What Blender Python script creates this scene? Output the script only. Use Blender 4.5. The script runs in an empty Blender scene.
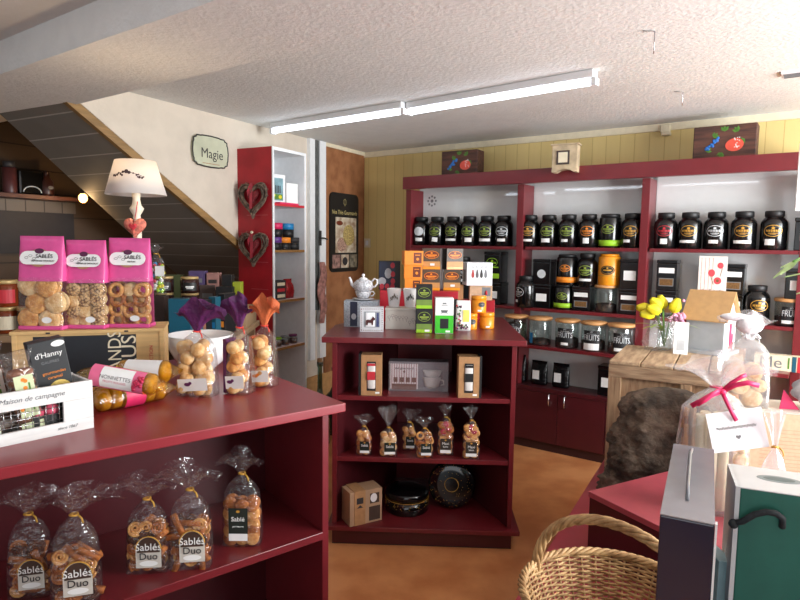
import bpy, math, random
from mathutils import Vector, Matrix
random.seed(7)
scene = bpy.context.scene
COL = scene.collection
PI = math.pi

# ------------------------------------------------------------------ camera
CAM_H, FPX, PITCH, ROLL = 1.45, 600.0, math.radians(5.43), math.radians(0.7)
cd = bpy.data.cameras.new('camera'); cam = bpy.data.objects.new('camera', cd); COL.objects.link(cam)
cd.sensor_width = 36; cd.lens = 36 * FPX / 800; cd.clip_start = 0.02; cd.clip_end = 60
fw = Vector((0, math.cos(PITCH), -math.sin(PITCH))); up = Vector((0, math.sin(PITCH), math.cos(PITCH))); rt = Vector((1, 0, 0))
cr, sr = math.cos(ROLL), math.sin(ROLL)
camX = rt * cr + up * sr; camY = up * cr - rt * sr
cam.matrix_world = Matrix(((camX.x, camY.x, -fw.x, 0), (camX.y, camY.y, -fw.y, 0), (camX.z, camY.z, -fw.z, CAM_H), (0, 0, 0, 1)))
scene.camera = cam

# ------------------------------------------------------------------ light
w = bpy.data.worlds.new('world'); scene.world = w; w.use_nodes = True
wb = w.node_tree.nodes['Background']; wb.inputs[0].default_value = (0.86, 0.94, 1.0, 1); wb.inputs[1].default_value = 0.42
def area(name, loc, target, sx, sy, power, color):
    l = bpy.data.lights.new(name, 'AREA'); l.shape = 'RECTANGLE'; l.size = sx; l.size_y = sy; l.energy = power; l.color = color
    o = bpy.data.objects.new(name, l); COL.objects.link(o); o.location = loc
    o.rotation_euler = (Vector(target) - Vector(loc)).to_track_quat('-Z', 'Y').to_euler()
    return o
area('shop_window_daylight', (3.3, 0.7, 1.35), (0.8, 3.2, 2.15), 2.0, 1.7, 262, (0.95, 0.98, 1.0))
area('shop_door_daylight', (-0.4, -1.4, 1.5), (0, 3, 1.2), 2.2, 1.6, 18, (0.96, 0.98, 1.0))
scene.view_settings.view_transform = 'Standard'; scene.view_settings.look = 'None'
scene.view_settings.gamma = 1; scene.view_settings.use_curve_mapping = False
scene.view_settings.exposure = 0.0

# ------------------------------------------------------------------ picture geometry -> real places
def ray(px, py):
    u = (px - 400) / FPX; v = (300 - py) / FPX
    a = u * cr - v * sr; b = u * sr + v * cr
    return Vector((a, math.cos(PITCH) + b * math.sin(PITCH), -math.sin(PITCH) + b * math.cos(PITCH)))
def G(px, py, z):
    d = ray(px, py); t = (z - CAM_H) / d.z
    return Vector((d.x * t, d.y * t, z))
def PL(px, py, p0, ang):                      # point on a vertical plane
    d = ray(px, py); n = Vector((-math.sin(ang), math.cos(ang), 0))
    t = (Vector((p0[0], p0[1], 0)).dot(n)) / (d.x * n.x + d.y * n.y)
    return d * t + Vector((0, 0, CAM_H))
def face(p): return -math.atan2(p[0], p[1])    # turn a thing's front to the shop entrance

# ------------------------------------------------------------------ materials
def lin(c):
    return tuple(((x / 255) / 12.92 if x / 255 <= .04045 else (((x / 255) + .055) / 1.055) ** 2.4) for x in c) + (1,)
MATS = {}
def mat(name, rgb, rough=.5, metal=0, var=.06, scale=30, bump=0, bscale=60, coat=0, emis=0, spec=.5, rgb2=None, sub=0, stretch=None):
    if name in MATS: return MATS[name]
    m = bpy.data.materials.new(name); m.use_nodes = True; nt = m.node_tree; b = nt.nodes['Principled BSDF']
    b.inputs['Roughness'].default_value = rough; b.inputs['Metallic'].default_value = metal
    b.inputs['Specular IOR Level'].default_value = spec
    if coat: b.inputs['Coat Weight'].default_value = coat; b.inputs['Coat Roughness'].default_value = .08
    c = lin(rgb); c2 = lin(rgb2) if rgb2 else tuple(x * (1 - 2.2 * var) for x in c[:3]) + (1,)
    tc = nt.nodes.new('ShaderNodeTexCoord'); mp = nt.nodes.new('ShaderNodeMapping')
    nt.links.new(tc.outputs['Object'], mp.inputs['Vector'])
    if stretch: mp.inputs['Scale'].default_value = stretch
    n = nt.nodes.new('ShaderNodeTexNoise'); n.inputs['Scale'].default_value = scale; n.inputs['Detail'].default_value = 5
    nt.links.new(mp.outputs['Vector'], n.inputs['Vector'])
    r = nt.nodes.new('ShaderNodeValToRGB'); r.color_ramp.elements[0].color = c2; r.color_ramp.elements[1].color = c
    r.color_ramp.elements[0].position = .35; r.color_ramp.elements[1].position = .62
    nt.links.new(n.outputs['Fac'], r.inputs['Fac']); nt.links.new(r.outputs['Color'], b.inputs['Base Color'])
    if bump:
        n2 = nt.nodes.new('ShaderNodeTexNoise'); n2.inputs['Scale'].default_value = bscale; n2.inputs['Detail'].default_value = 4
        nt.links.new(mp.outputs['Vector'], n2.inputs['Vector'])
        bp = nt.nodes.new('ShaderNodeBump'); bp.inputs['Strength'].default_value = bump; bp.inputs['Distance'].default_value = .01
        nt.links.new(n2.outputs['Fac'], bp.inputs['Height']); nt.links.new(bp.outputs['Normal'], b.inputs['Normal'])
    if emis:
        b.inputs['Emission Color'].default_value = c; b.inputs['Emission Strength'].default_value = emis
    if sub:
        b.inputs['Subsurface Weight'].default_value = sub
    MATS[name] = m; return m
def film(name, tint=(255, 255, 255), milky=.10, gloss=.18, rough=.12, bump=.6, bscale=45, milk=(235, 238, 245)):
    """clear film or thin glass: straight-through, a little milky, glossy at grazing angles"""
    if name in MATS: return MATS[name]
    m = bpy.data.materials.new(name); m.use_nodes = True; nt = m.node_tree; nt.nodes.clear()
    out = nt.nodes.new('ShaderNodeOutputMaterial'); tr = nt.nodes.new('ShaderNodeBsdfTransparent'); tr.inputs[0].default_value = lin(tint)
    df = nt.nodes.new('ShaderNodeBsdfDiffuse'); df.inputs[0].default_value = lin(milk)
    tl = nt.nodes.new('ShaderNodeBsdfTranslucent'); tl.inputs[0].default_value = lin(milk)
    gl = nt.nodes.new('ShaderNodeBsdfGlossy'); gl.inputs['Roughness'].default_value = rough
    lw = nt.nodes.new('ShaderNodeLayerWeight'); lw.inputs['Blend'].default_value = .35
    mr = nt.nodes.new('ShaderNodeMapRange'); mr.inputs['To Min'].default_value = gloss * .45; mr.inputs['To Max'].default_value = min(1, gloss * 3.2)
    nt.links.new(lw.outputs['Facing'], mr.inputs['Value'])
    m0 = nt.nodes.new('ShaderNodeMixShader'); m0.inputs[0].default_value = .5
    m1 = nt.nodes.new('ShaderNodeMixShader'); m2 = nt.nodes.new('ShaderNodeMixShader')
    m1.inputs[0].default_value = milky
    nt.links.new(df.outputs[0], m0.inputs[1]); nt.links.new(tl.outputs[0], m0.inputs[2])
    nt.links.new(tr.outputs[0], m1.inputs[1]); nt.links.new(m0.outputs[0], m1.inputs[2])
    nt.links.new(mr.outputs[0], m2.inputs[0]); nt.links.new(m1.outputs[0], m2.inputs[1]); nt.links.new(gl.outputs[0], m2.inputs[2])
    if bump:
        tc = nt.nodes.new('ShaderNodeTexCoord'); n2 = nt.nodes.new('ShaderNodeTexNoise'); n2.inputs['Scale'].default_value = bscale
        nt.links.new(tc.outputs['Object'], n2.inputs['Vector'])
        bp = nt.nodes.new('ShaderNodeBump'); bp.inputs['Strength'].default_value = bump; bp.inputs['Distance'].default_value = .02
        nt.links.new(n2.outputs['Fac'], bp.inputs['Height'])
        for s in (df, gl, lw): nt.links.new(bp.outputs['Normal'], s.inputs['Normal'])
    nt.links.new(m2.outputs[0], out.inputs[0]); MATS[name] = m; return m
def planks(name, rgb, rgb_gap, width, axis='X', rough=.6, gap=.06, var=.12, stretch=(1, 1, 1), nscale=8):
    """boards side by side along one object axis, with dark joints"""
    if name in MATS: return MATS[name]
    m = bpy.data.materials.new(name); m.use_nodes = True; nt = m.node_tree; b = nt.nodes['Principled BSDF']; b.inputs['Roughness'].default_value = rough
    tc = nt.nodes.new('ShaderNodeTexCoord'); sp = nt.nodes.new('ShaderNodeSeparateXYZ'); nt.links.new(tc.outputs['Object'], sp.inputs[0])
    def mt(op, a, bval):
        n = nt.nodes.new('ShaderNodeMath'); n.operation = op
        if hasattr(a, 'name'): nt.links.new(a, n.inputs[0])
        else: n.inputs[0].default_value = a
        if bval is not None:
            if hasattr(bval, 'name'): nt.links.new(bval, n.inputs[1])
            else: n.inputs[1].default_value = bval
        return n.outputs[0]
    q = mt('DIVIDE', sp.outputs[axis], width); fr = mt('FRACT', q, None); fl = mt('FLOOR', q, None)
    g = mt('LESS_THAN', fr, gap)
    wn = nt.nodes.new('ShaderNodeTexWhiteNoise'); wn.noise_dimensions = '1D'; nt.links.new(fl, wn.inputs['W'])
    no = nt.nodes.new('ShaderNodeTexNoise'); no.inputs['Scale'].default_value = nscale; no.inputs['Detail'].default_value = 6
    mp = nt.nodes.new('ShaderNodeMapping'); mp.inputs['Scale'].default_value = stretch; nt.links.new(tc.outputs['Object'], mp.inputs[0]); nt.links.new(mp.outputs[0], no.inputs['Vector'])
    k = mt('ADD', mt('MULTIPLY', wn.outputs['Value'], var), mt('MULTIPLY', no.outputs['Fac'], var * 1.6))
    k = mt('SUBTRACT', 1 + var, k)
    hs = nt.nodes.new('ShaderNodeHueSaturation'); hs.inputs['Color'].default_value = lin(rgb); nt.links.new(k, hs.inputs['Value'])
    mx = nt.nodes.new('ShaderNodeMixRGB'); nt.links.new(g, mx.inputs[0]); nt.links.new(hs.outputs[0], mx.inputs[1]); mx.inputs[2].default_value = lin(rgb_gap)
    nt.links.new(mx.outputs[0], b.inputs['Base Color'])
    bp = nt.nodes.new('ShaderNodeBump'); bp.inputs['Strength'].default_value = .5; bp.inputs['Distance'].default_value = .004; bp.invert = True
    nt.links.new(g, bp.inputs['Height']); nt.links.new(bp.outputs[0], b.inputs['Normal'])
    MATS[name] = m; return m

RED = mat('maroon_laminate', (110, 32, 38), .3, var=.05, scale=14, bump=.04, bscale=300)
REDD = mat('deep_maroon_laminate', (76, 22, 28), .36, var=.06, scale=10)
REDT = mat('crimson_counter_top', (138, 42, 50), .3, var=.02, scale=14)
REDB = mat('scarlet_painted_board', (178, 28, 44), .42, var=.08, scale=9)
WHITE = mat('white_satin', (232, 234, 236), .4, var=.02)
PANEL = mat('glossy_white_back_panel', (226, 227, 226), .03, var=.01, spec=.8, coat=.6)
BLACK = mat('gloss_black', (14, 14, 15), .17, var=.0, spec=.6)
BLACKM = mat('matt_black', (20, 20, 22), .5, var=.05)
PAPER = mat('white_paper', (238, 238, 236), .7, var=.02)
CREAM = mat('cream', (226, 214, 186), .6, var=.04)
GOLD = mat('gold_ink', (214, 160, 62), .45, metal=.15, var=.1)
GREEN = mat('olive_green_ink', (150, 172, 66), .5, var=.08)
LIME = mat('lime_card', (150, 200, 40), .5, var=.04)
REDI = mat('red_ink', (196, 44, 56), .5, var=.04)
SILV = mat('silver_ink', (206, 210, 212), .35, var=.04)
ORANGE = mat('orange_card', (240, 140, 38), .5, var=.05)
AMBER = mat('amber_tin', (236, 150, 34), .3, var=.06)
BROWN = mat('chestnut_card', (112, 48, 26), .5, var=.1)
BRONZE = mat('bronze_card', (80, 66, 54), .45, var=.06)
TAN = mat('tan_card', (196, 142, 84), .5, var=.05)
KRAFT = mat('kraft_card', (178, 132, 88), .75, var=.07, scale=50)
KRAFTL = mat('pale_kraft', (204, 170, 138), .75, var=.06, scale=60)
PINK = mat('magenta_foil', (222, 86, 152), .35, var=.08, scale=20)
PINKD = mat('raspberry_pink', (214, 40, 96), .5, var=.05)
PURPLE = mat('purple_crinkle_film', (96, 36, 92), .4, var=.15, scale=24, bump=.8, bscale=40)
PURPL = mat('plum_ink', (104, 38, 92), .5, var=.05)
ORFILM = mat('orange_crinkle_film', (232, 122, 74), .4, var=.15, scale=24, bump=.8, bscale=40)
NAVY = mat('navy_card', (26, 34, 62), .4, var=.1)
TEAL = mat('teal_card', (22, 84, 104), .5, var=.06)
BLUE = mat('blue_plastic', (34, 128, 186), .4, var=.05)
GREY = mat('light_grey_card', (176, 182, 188), .6, var=.05)
GREYM = mat('mid_grey', (120, 122, 124), .6, var=.05)
DARKI = mat('dark_ink', (44, 40, 42), .6, var=.05)
CERAM = mat('white_glazed_ceramic', (236, 236, 238), .14, var=.01, coat=.5)
STEEL = mat('brushed_steel', (198, 198, 200), .25, metal=1, var=.04)
PINE = mat('pale_pine', (214, 176, 118), .55, var=.08, scale=6, stretch=(1, 14, 14), bump=.05)
WOODLID = mat('beech_lid', (206, 152, 96), .5, var=.08, scale=8, stretch=(2, 14, 14))
CRATEW = mat('weathered_crate_wood', (184, 154, 122), .8, var=.2, scale=5, stretch=(1.5, 12, 12), bump=.3, bscale=14, rgb2=(146, 116, 90))
CRATEV = mat('weathered_crate_wood_upright', (180, 148, 114), .8, var=.2, scale=5, stretch=(12, 12, 1.5), bump=.3, bscale=14, rgb2=(142, 110, 84))
BISC = mat('golden_biscuit', (222, 166, 96), .7, var=.14, scale=60, bump=.35, bscale=180, rgb2=(188, 120, 58))
BISCL = mat('pale_biscuit', (232, 200, 150), .7, var=.1, scale=50, bump=.35, bscale=160, rgb2=(206, 152, 88))
BISCD = mat('browned_biscuit', (176, 104, 44), .65, var=.14, scale=60, bump=.35, bscale=180, rgb2=(140, 72, 24))
COCOA = mat('cocoa_biscuit', (84, 42, 22), .7, var=.14, scale=60, bump=.3)
HONEY = mat('honey_cake', (206, 164, 56), .45, var=.16, scale=26, bump=.2, rgb2=(160, 116, 26))
CLEAR = film('cellophane_film', milky=.035, gloss=.13, bump=1.0, bscale=38, rough=.08)
CLEARB = film('bright_cellophane_film', milky=.26, gloss=.16, bump=1.0, bscale=11, rough=.16)
YFILM = film('yellow_tinted_film', tint=(255, 236, 150), milky=.05, gloss=.15, milk=(230, 190, 70))
GLASS = film('thin_glass', tint=(238, 246, 244), milky=.015, gloss=.16, rough=.04, bump=0)
GGLASS = film('green_bottle_glass', tint=(140, 170, 150), milky=.02, gloss=.22, rough=.04, bump=0)
LEAF = mat('leaf_green', (86, 140, 50), .5, var=.15)
YELL = mat('tulip_yellow', (232, 216, 40), .5, var=.1)
BARK = mat('dark_bark', (110, 94, 80), .95, var=.3, scale=9, bump=1.0, bscale=55, rgb2=(48, 40, 35))
WICK = mat('willow_wicker', (196, 160, 112), .6, var=.2, scale=30, rgb2=(140, 102, 62))
TWIG = mat('grey_brown_twig', (128, 108, 92), .8, var=.25, scale=40, rgb2=(74, 60, 50))

# ------------------------------------------------------------------ mesh builder
class MB:
    def __init__(s): s.v = []; s.f = []; s.mi = []; s.cur = 0; s.sm = []; s.smooth = False
    def add(s, vs, fs):
        o = len(s.v); s.v += [tuple(p) for p in vs]
        for f in fs: s.f.append(tuple(o + i for i in f)); s.mi.append(s.cur); s.sm.append(s.smooth)
        return s
    def m(s, i): s.cur = i; return s
    def box(s, x0, x1, y0, y1, z0, z1, mx=None):
        vs = [Vector(p) for p in ((x0, y0, z0), (x1, y0, z0), (x1, y1, z0), (x0, y1, z0), (x0, y0, z1), (x1, y0, z1), (x1, y1, z1), (x0, y1, z1))]
        if mx: vs = [mx @ p for p in vs]
        return s.add(vs, [(0, 3, 2, 1), (4, 5, 6, 7), (0, 1, 5, 4), (1, 2, 6, 5), (2, 3, 7, 6), (3, 0, 4, 7)])
    def prism(s, pts, y0, y1):                      # outline in XZ, extruded along Y
        n = len(pts); vs = [(p[0], y0, p[1]) for p in pts] + [(p[0], y1, p[1]) for p in pts]
        fs = [tuple(range(n)), tuple(range(2 * n - 1, n - 1, -1))] + [(i, n + i, n + (i + 1) % n, (i + 1) % n) for i in range(n)]
        return s.add(vs, fs)
    def slab(s, pts, z0, z1):                       # outline in XY, extruded along Z
        n = len(pts); vs = [(p[0], p[1], z0) for p in pts] + [(p[0], p[1], z1) for p in pts]
        fs = [tuple(range(n - 1, -1, -1)), tuple(range(n, 2 * n))] + [(i, (i + 1) % n, n + (i + 1) % n, n + i) for i in range(n)]
        return s.add(vs, fs)
    def loft(s, rings, cap0=True, cap1=True):
        n = len(rings[0]); vs = [p for r in rings for p in r]; fs = []
        for k in range(len(rings) - 1):
            for i in range(n): fs.append((k * n + i, k * n + (i + 1) % n, (k + 1) * n + (i + 1) % n, (k + 1) * n + i))
        if cap0: fs.append(tuple(range(n - 1, -1, -1)))
        if cap1: fs.append(tuple((len(rings) - 1) * n + i for i in range(n)))
        return s.add(vs, fs)
    def lathe(s, prof, n=28, c=(0, 0, 0), mx=None, sx=1, sy=1):
        rings = []
        for r, z in prof:
            ring = [Vector((c[0] + max(r, 1e-4) * sx * math.cos(2 * PI * i / n), c[1] + max(r, 1e-4) * sy * math.sin(2 * PI * i / n), c[2] + z)) for i in range(n)]
            rings.append([mx @ p for p in ring] if mx else ring)
        o = s.smooth; s.smooth = True; s.loft(rings); s.smooth = o; return s
    def tube(s, pts, r, n=8, closed=False, cap=True):
        pts = [Vector(p) for p in pts]; rings = []; N = len(pts); prev = None
        for i, p in enumerate(pts):
            a = pts[(i - 1) % N] if (closed or i) else p; b = pts[(i + 1) % N] if (closed or i < N - 1) else p
            t = (b - a).normalized() if (b - a).length > 1e-9 else Vector((0, 0, 1))
            if prev is None: e = t.orthogonal().normalized()
            else: e = (prev - t * prev.dot(t)).normalized()
            prev = e; f = t.cross(e); rr = r[i] if isinstance(r, (list, tuple)) else r
            rings.append([p + (e * math.cos(2 * PI * k / n) + f * math.sin(2 * PI * k / n)) * rr for k in range(n)])
        if closed: rings.append(rings[0])
        o = s.smooth; s.smooth = True; s.loft(rings, cap and not closed, cap and not closed); s.smooth = o; return s
    def sph(s, c, rx, ry=None, rz=None, n=14, mx=None):
        ry = ry or rx; rz = rz or rx; k = max(6, n // 2)
        prof = [(math.sin(PI * j / k), -math.cos(PI * j / k)) for j in range(k + 1)]
        rings = [[Vector((c[0] + r * rx * math.cos(2 * PI * i / n), c[1] + r * ry * math.sin(2 * PI * i / n), c[2] + z * rz)) for i in range(n)] for r, z in [(max(a, .01), b) for a, b in prof]]
        if mx: rings = [[mx @ p for p in q] for q in rings]
        o = s.smooth; s.smooth = True; s.loft(rings); s.smooth = o; return s
    # flat prints facing -Y
    def rect(s, cx, cz, w, h, y=0, a=0, seg=6):
        ca, sa = math.cos(a), math.sin(a); vs = []
        for j in range(seg + 1):
            for q in (-.5, .5):
                x, z = w * (j / seg - .5), h * q; vs.append((cx + x * ca - z * sa, y, cz + x * sa + z * ca))
        return s.add(vs, [(2 * j, 2 * j + 2, 2 * j + 3, 2 * j + 1) for j in range(seg)])
    def ell(s, cx, cz, a, b, y=0, n=24):
        return s.add([(cx, y, cz)] + [(cx + a * math.cos(2 * PI * i / n), y, cz + b * math.sin(2 * PI * i / n)) for i in range(n)], [(0, 1 + i, 1 + (i + 1) % n) for i in range(n)])
    def ring(s, cx, cz, a, b, t, y=0, n=28):
        vs = []
        for i in range(n):
            c, d = math.cos(2 * PI * i / n), math.sin(2 * PI * i / n); vs += [(cx + (a - t) * c, y, cz + (b - t) * d), (cx + a * c, y, cz + b * d)]
        return s.add(vs, [(2 * i, 2 * i + 1, 2 * ((i + 1) % n) + 1, 2 * ((i + 1) % n)) for i in range(n)])
    def poly(s, pts, y=0): return s.add([(p[0], y, p[1]) for p in pts], [tuple(range(len(pts)))])
    def bend(s, R, k0=0):
        for i in range(k0, len(s.v)):
            x, y, z = s.v[i]; r = R - y; s.v[i] = (r * math.sin(x / R), -r * math.cos(x / R), z)
        return s
    def xf(s, mx, k0=0):
        for i in range(k0, len(s.v)): s.v[i] = tuple(mx @ Vector(s.v[i]))
        return s
    def build(s, name, mats, parent=None, bevel=0, loc=None, rot=None, solid=0):
        me = bpy.data.meshes.new(name); me.from_pydata(s.v, [], s.f)
        ms = mats if isinstance(mats, (list, tuple)) else [mats]
        for q in ms: me.materials.append(q)
        for p, i, sm in zip(me.polygons, s.mi, s.sm): p.material_index = min(i, len(ms) - 1); p.use_smooth = sm
        me.update()
        o = bpy.data.objects.new(name, me); COL.objects.link(o)
        if parent: o.parent = parent
        if loc: o.location = loc
        if rot: o.rotation_euler = rot
        if bevel:
            b = o.modifiers.new('bevel', 'BEVEL'); b.width = bevel; b.segments = 2; b.limit_method = 'ANGLE'; b.angle_limit = .7
        if solid:
            q = o.modifiers.new('solid', 'SOLIDIFY'); q.thickness = solid
        return o
def tag(o, label, cat, group=None, kind=None):
    if label: o['label'] = label
    if cat: o['category'] = cat
    if group: o['group'] = group
    if kind: o['kind'] = kind
    return o
def thing(name, label, cat, loc=(0, 0, 0), rz=0, group=None):
    o = bpy.data.objects.new(name, None); o.empty_display_size = .05; COL.objects.link(o); o.location = loc; o.rotation_euler = (0, 0, rz)
    return tag(o, label, cat, group)
def struct(o): o['kind'] = 'structure'; return o
def dup(root, loc, rz, label=None, group=None, skip=()):
    kids = [c for c in ALLKIDS(root)]
    r = root.copy(); COL.objects.link(r); r.location = loc; r.rotation_euler = (0, 0, rz)
    if label: r['label'] = label
    if group: r['group'] = group
    for ch in kids:
        if ch.name.split('.')[0] in skip: continue
        c = ch.copy(); COL.objects.link(c); c.parent = r
        for g in ALLKIDS(ch): d = g.copy(); COL.objects.link(d); d.parent = c
    return r
def ALLKIDS(o): return [c for c in bpy.data.objects if c.parent == o]
def recolor(root, part, m):
    for c in ALLKIDS(root):
        if c.name.split('.')[0] == part:
            c.data = c.data.copy(); c.data.materials.clear()
            for q in (m if isinstance(m, (list, tuple)) else [m]): c.data.materials.append(q)
TXC = {}
def text(s, size, m, parent, loc=(0, 0, 0), rot=(PI / 2, 0, 0), name='lettering', bendR=None, shear=0, sx=1, align='CENTER', ext=.0003, spin=0):
    key = (s, size, shear, align, ext)
    if key not in TXC:
        c = bpy.data.curves.new('t', 'FONT'); c.body = s; c.size = size; c.align_x = align; c.align_y = 'CENTER'; c.extrude = ext; c.shear = shear; c.resolution_u = 3
        o = bpy.data.objects.new('t', c); COL.objects.link(o); dg = bpy.context.evaluated_depsgraph_get()
        me = bpy.data.meshes.new_from_object(o.evaluated_get(dg)); bpy.data.objects.remove(o); TXC[key] = me
    me = TXC[key].copy(); me.materials.clear(); me.materials.append(m)
    cs, sn = math.cos(spin), math.sin(spin)
    for v in me.vertices:
        x, y = v.co.x * sx, v.co.y; v.co.x, v.co.y = x * cs - y * sn, x * sn + y * cs
    if bendR:
        for v in me.vertices:
            x, z, y = v.co.x, v.co.y, v.co.z; r = bendR + y; v.co = (r * math.sin(x / bendR), -r * math.cos(x / bendR), z)
        rot = (0, 0, 0)
    me.update()
    o = bpy.data.objects.new(name, me); COL.objects.link(o); o.parent = parent; o.location = loc; o.rotation_euler = rot
    return o

# ================================================================== THE SETTING
CEIL = 2.25
WA = math.radians(-35)                                  # direction of the back wall
W0 = G(512, 445, 0)                                     # foot of the wall unit's second post
WX = Vector((math.cos(WA), math.sin(WA), 0)); WY = Vector((-math.sin(WA), math.cos(WA), 0))
def W(s, d, z=0): return Vector((W0.x, W0.y, 0)) + WX * s + WY * d + Vector((0, 0, z))
def Ws(px, py, d):                                      # picture point on a plane d behind the unit's front -> s, z
    p = PL(px, py, W0 + WY * d, WA); return (Vector((p.x, p.y, 0)) - Vector((W0.x, W0.y, 0))).dot(WX), p.z
cor = G(363, 153, CEIL); lw0 = G(129, 92, CEIL)
LA = math.atan2(cor.y - lw0.y, cor.x - lw0.x)           # direction of the left wall
LX = Vector((math.cos(LA), math.sin(LA), 0)); LN = Vector((LX.y, -LX.x, 0))   # LN points into the room
def L(s, off, z=0): return Vector((cor.x, cor.y, 0)) + LX * s + LN * off + Vector((0, 0, z))
def Ls(px, py, off):
    p = PL(px, py, Vector((cor.x, cor.y, 0)) + LN * off, LA); return (Vector((p.x, p.y, 0)) - Vector((cor.x, cor.y, 0))).dot(LX), p.z

FLOORM = mat('ochre_vinyl_floor', (212, 146, 94), .45, var=.12, scale=5, rgb2=(188, 118, 70), bump=.03, bscale=90)
CEILM = mat('white_stippled_ceiling', (226, 228, 226), .9, var=.02, scale=14, bump=.28, bscale=55)
struct(MB().box(-5.2, 4.2, -1.8, 7.2, -.1, 0).build('floor', FLOORM))
struct(MB().box(-5.2, 4.2, -1.8, 7.2, CEIL, CEIL + .12).build('ceiling', CEILM))
# dropped beam running parallel to the back wall
n0 = 1.132; n1 = 1.585; BZ = 2.12
def Npt(n, t): return Vector((WY.x * n + WX.x * t, WY.y * n + WX.y * t, 0))
bm = MB(); q = [Npt(n0, -6.5), Npt(n0, 4.2), Npt(n1, 4.2), Npt(n1, -6.5)]
bm.slab(q, BZ, CEIL); struct(bm.build('ceiling_beam', CEILM))
# back wall: yellow tongue-and-groove panelling
YEL = planks('yellow_tongue_and_groove', (216, 192, 128), (186, 158, 96), .095, 'X', rough=.5, gap=.05, var=.05, stretch=(6, 6, .6))
bw = MB().box(-1.76, 3.6, 0, .1, 0, CEIL).build('wall_back', YEL); bw.location = W(0, .352); bw.rotation_euler = (0, 0, WA); struct(bw)
tr = MB().box(-1.68, 3.6, -.018, 0, CEIL - .045, CEIL).build('trim_1', CREAM); tr.location = W(0, .352); tr.rotation_euler = (0, 0, WA); struct(tr)
# left wall, cut away below the stair string
LWM = mat('warm_white_plaster', (210, 198, 182), .85, var=.04, scale=7, bump=.12, bscale=60)
t0 = Ls(72, 105, 0); t1 = Ls(260, 265, 0); slope = (t1[1] - t0[1]) / (t1[0] - t0[0])
def trimz(s): return t0[1] + slope * (s - t0[0])
pts = [(-.62, 0), (0.3, 0), (.3, CEIL), (-.62, CEIL)]
def lwall(name, pts, m, y0=0, y1=.1):
    # local x along the wall, local y away from the room
    o = MB().prism(pts, y0, y1).build(name, m); o.location = L(0, 0); o.rotation_euler = (0, 0, LA); return o
s_end = -2.95
struct(lwall('wall_left', [(-1.25, 0), (.0, 0), (.0, CEIL), (s_end, CEIL), (s_end, trimz(s_end)), (-1.25, trimz(-1.25))], LWM))
OAK = mat('oak_stair_string', (150, 116, 70), .5, var=.14, scale=6, stretch=(1, 9, 9))
struct(lwall('trim_2', [(s_end, trimz(s_end) - .016), (-1.25, trimz(-1.25) - .016), (-1.25, trimz(-1.25) + .035), (s_end, trimz(s_end) + .035)], OAK, -.012, .02))
# stair soffit, boarded, sloping down along the wall
SOF = planks('grey_soffit_boards', (128, 124, 116), (176, 172, 164), .16, 'X', rough=.6, gap=.05, var=.12)
th = math.atan(slope); ln = 3.4
def sox(s): return (s - (s_end - .6)) / math.cos(th)
so = MB().slab([(0, 0), (ln, 0), (ln, 1.12), (sox(-1.53), .955), (sox(-2.72), .60), (0, .40)], 0, .05).build('stair_soffit', SOF)
so.location = L(s_end - .6, 0, trimz(s_end - .6) - .012)
so.rotation_euler = (Matrix.Rotation(LA, 3, 'Z') @ Matrix.Rotation(-th, 3, 'Y')).to_euler(); struct(so)
# alcove under the stair
ALC = planks('dark_brown_panelling', (84, 66, 50), (44, 34, 26), .16, 'Z', rough=.6, gap=.05, var=.2, stretch=(.6, .6, 6))
AOFF = -1.35
a = MB().box(-5.0, .4, 0, .08, 0, 2.25).build('wall_alcove', ALC); a.location = L(0, AOFF); a.rotation_euler = (0, 0, LA); struct(a)
a = MB().box(0, .08, .1, 1.34, 0, 2.1).build('wall_alcove_end', ALC); a.location = L(-1.2, 0) ; a.rotation_euler = (0, 0, LA); struct(a)
BROWNW = mat('terracotta_cork_board', (156, 104, 66), .7, var=.14, scale=10, bump=.1, rgb2=(134, 84, 50))
# brown board panel by the corner and white door frame strips
s0 = Ls(323, 200, .0)[0]
struct(lwall('trim_3', [(s0, 0.35), (-.005, .35), (-.005, CEIL - .01), (s0, CEIL - .01)], BROWNW, -.02, -.001))
struct(lwall('trim_4', [(s0, CEIL - .03), (0, CEIL - .03), (0, CEIL), (s0, CEIL)], CREAM, -.03, -.0205))
sa = Ls(307, 200, 0)[0]; sb = Ls(312, 200, 0)[0]; sc = Ls(317, 200, 0)[0]
struct(lwall('trim_5', [(sa, .5), (sb, .5), (sb, CEIL), (sa, CEIL)], WHITE, -.03, 0))
DG = mat('weathered_grey_gap', (96, 98, 96), .8, var=.3, scale=20, stretch=(8, 8, 1))
struct(lwall('trim_6', [(sb, .9), (sc, .9), (sc, CEIL), (sb, CEIL)], DG, -.02, 0))
struct(lwall('trim_7', [(sc, .5), (s0, .5), (s0, CEIL), (sc, CEIL)], WHITE, -.03, 0))
SK = mat('ochre_painted_dado', (196, 150, 96), .7, var=.08)
struct(lwall('baseboard_left', [(-1.2, 0), (0, 0), (0, .36), (-1.2, .36)], SK, -.022, -.001))

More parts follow.
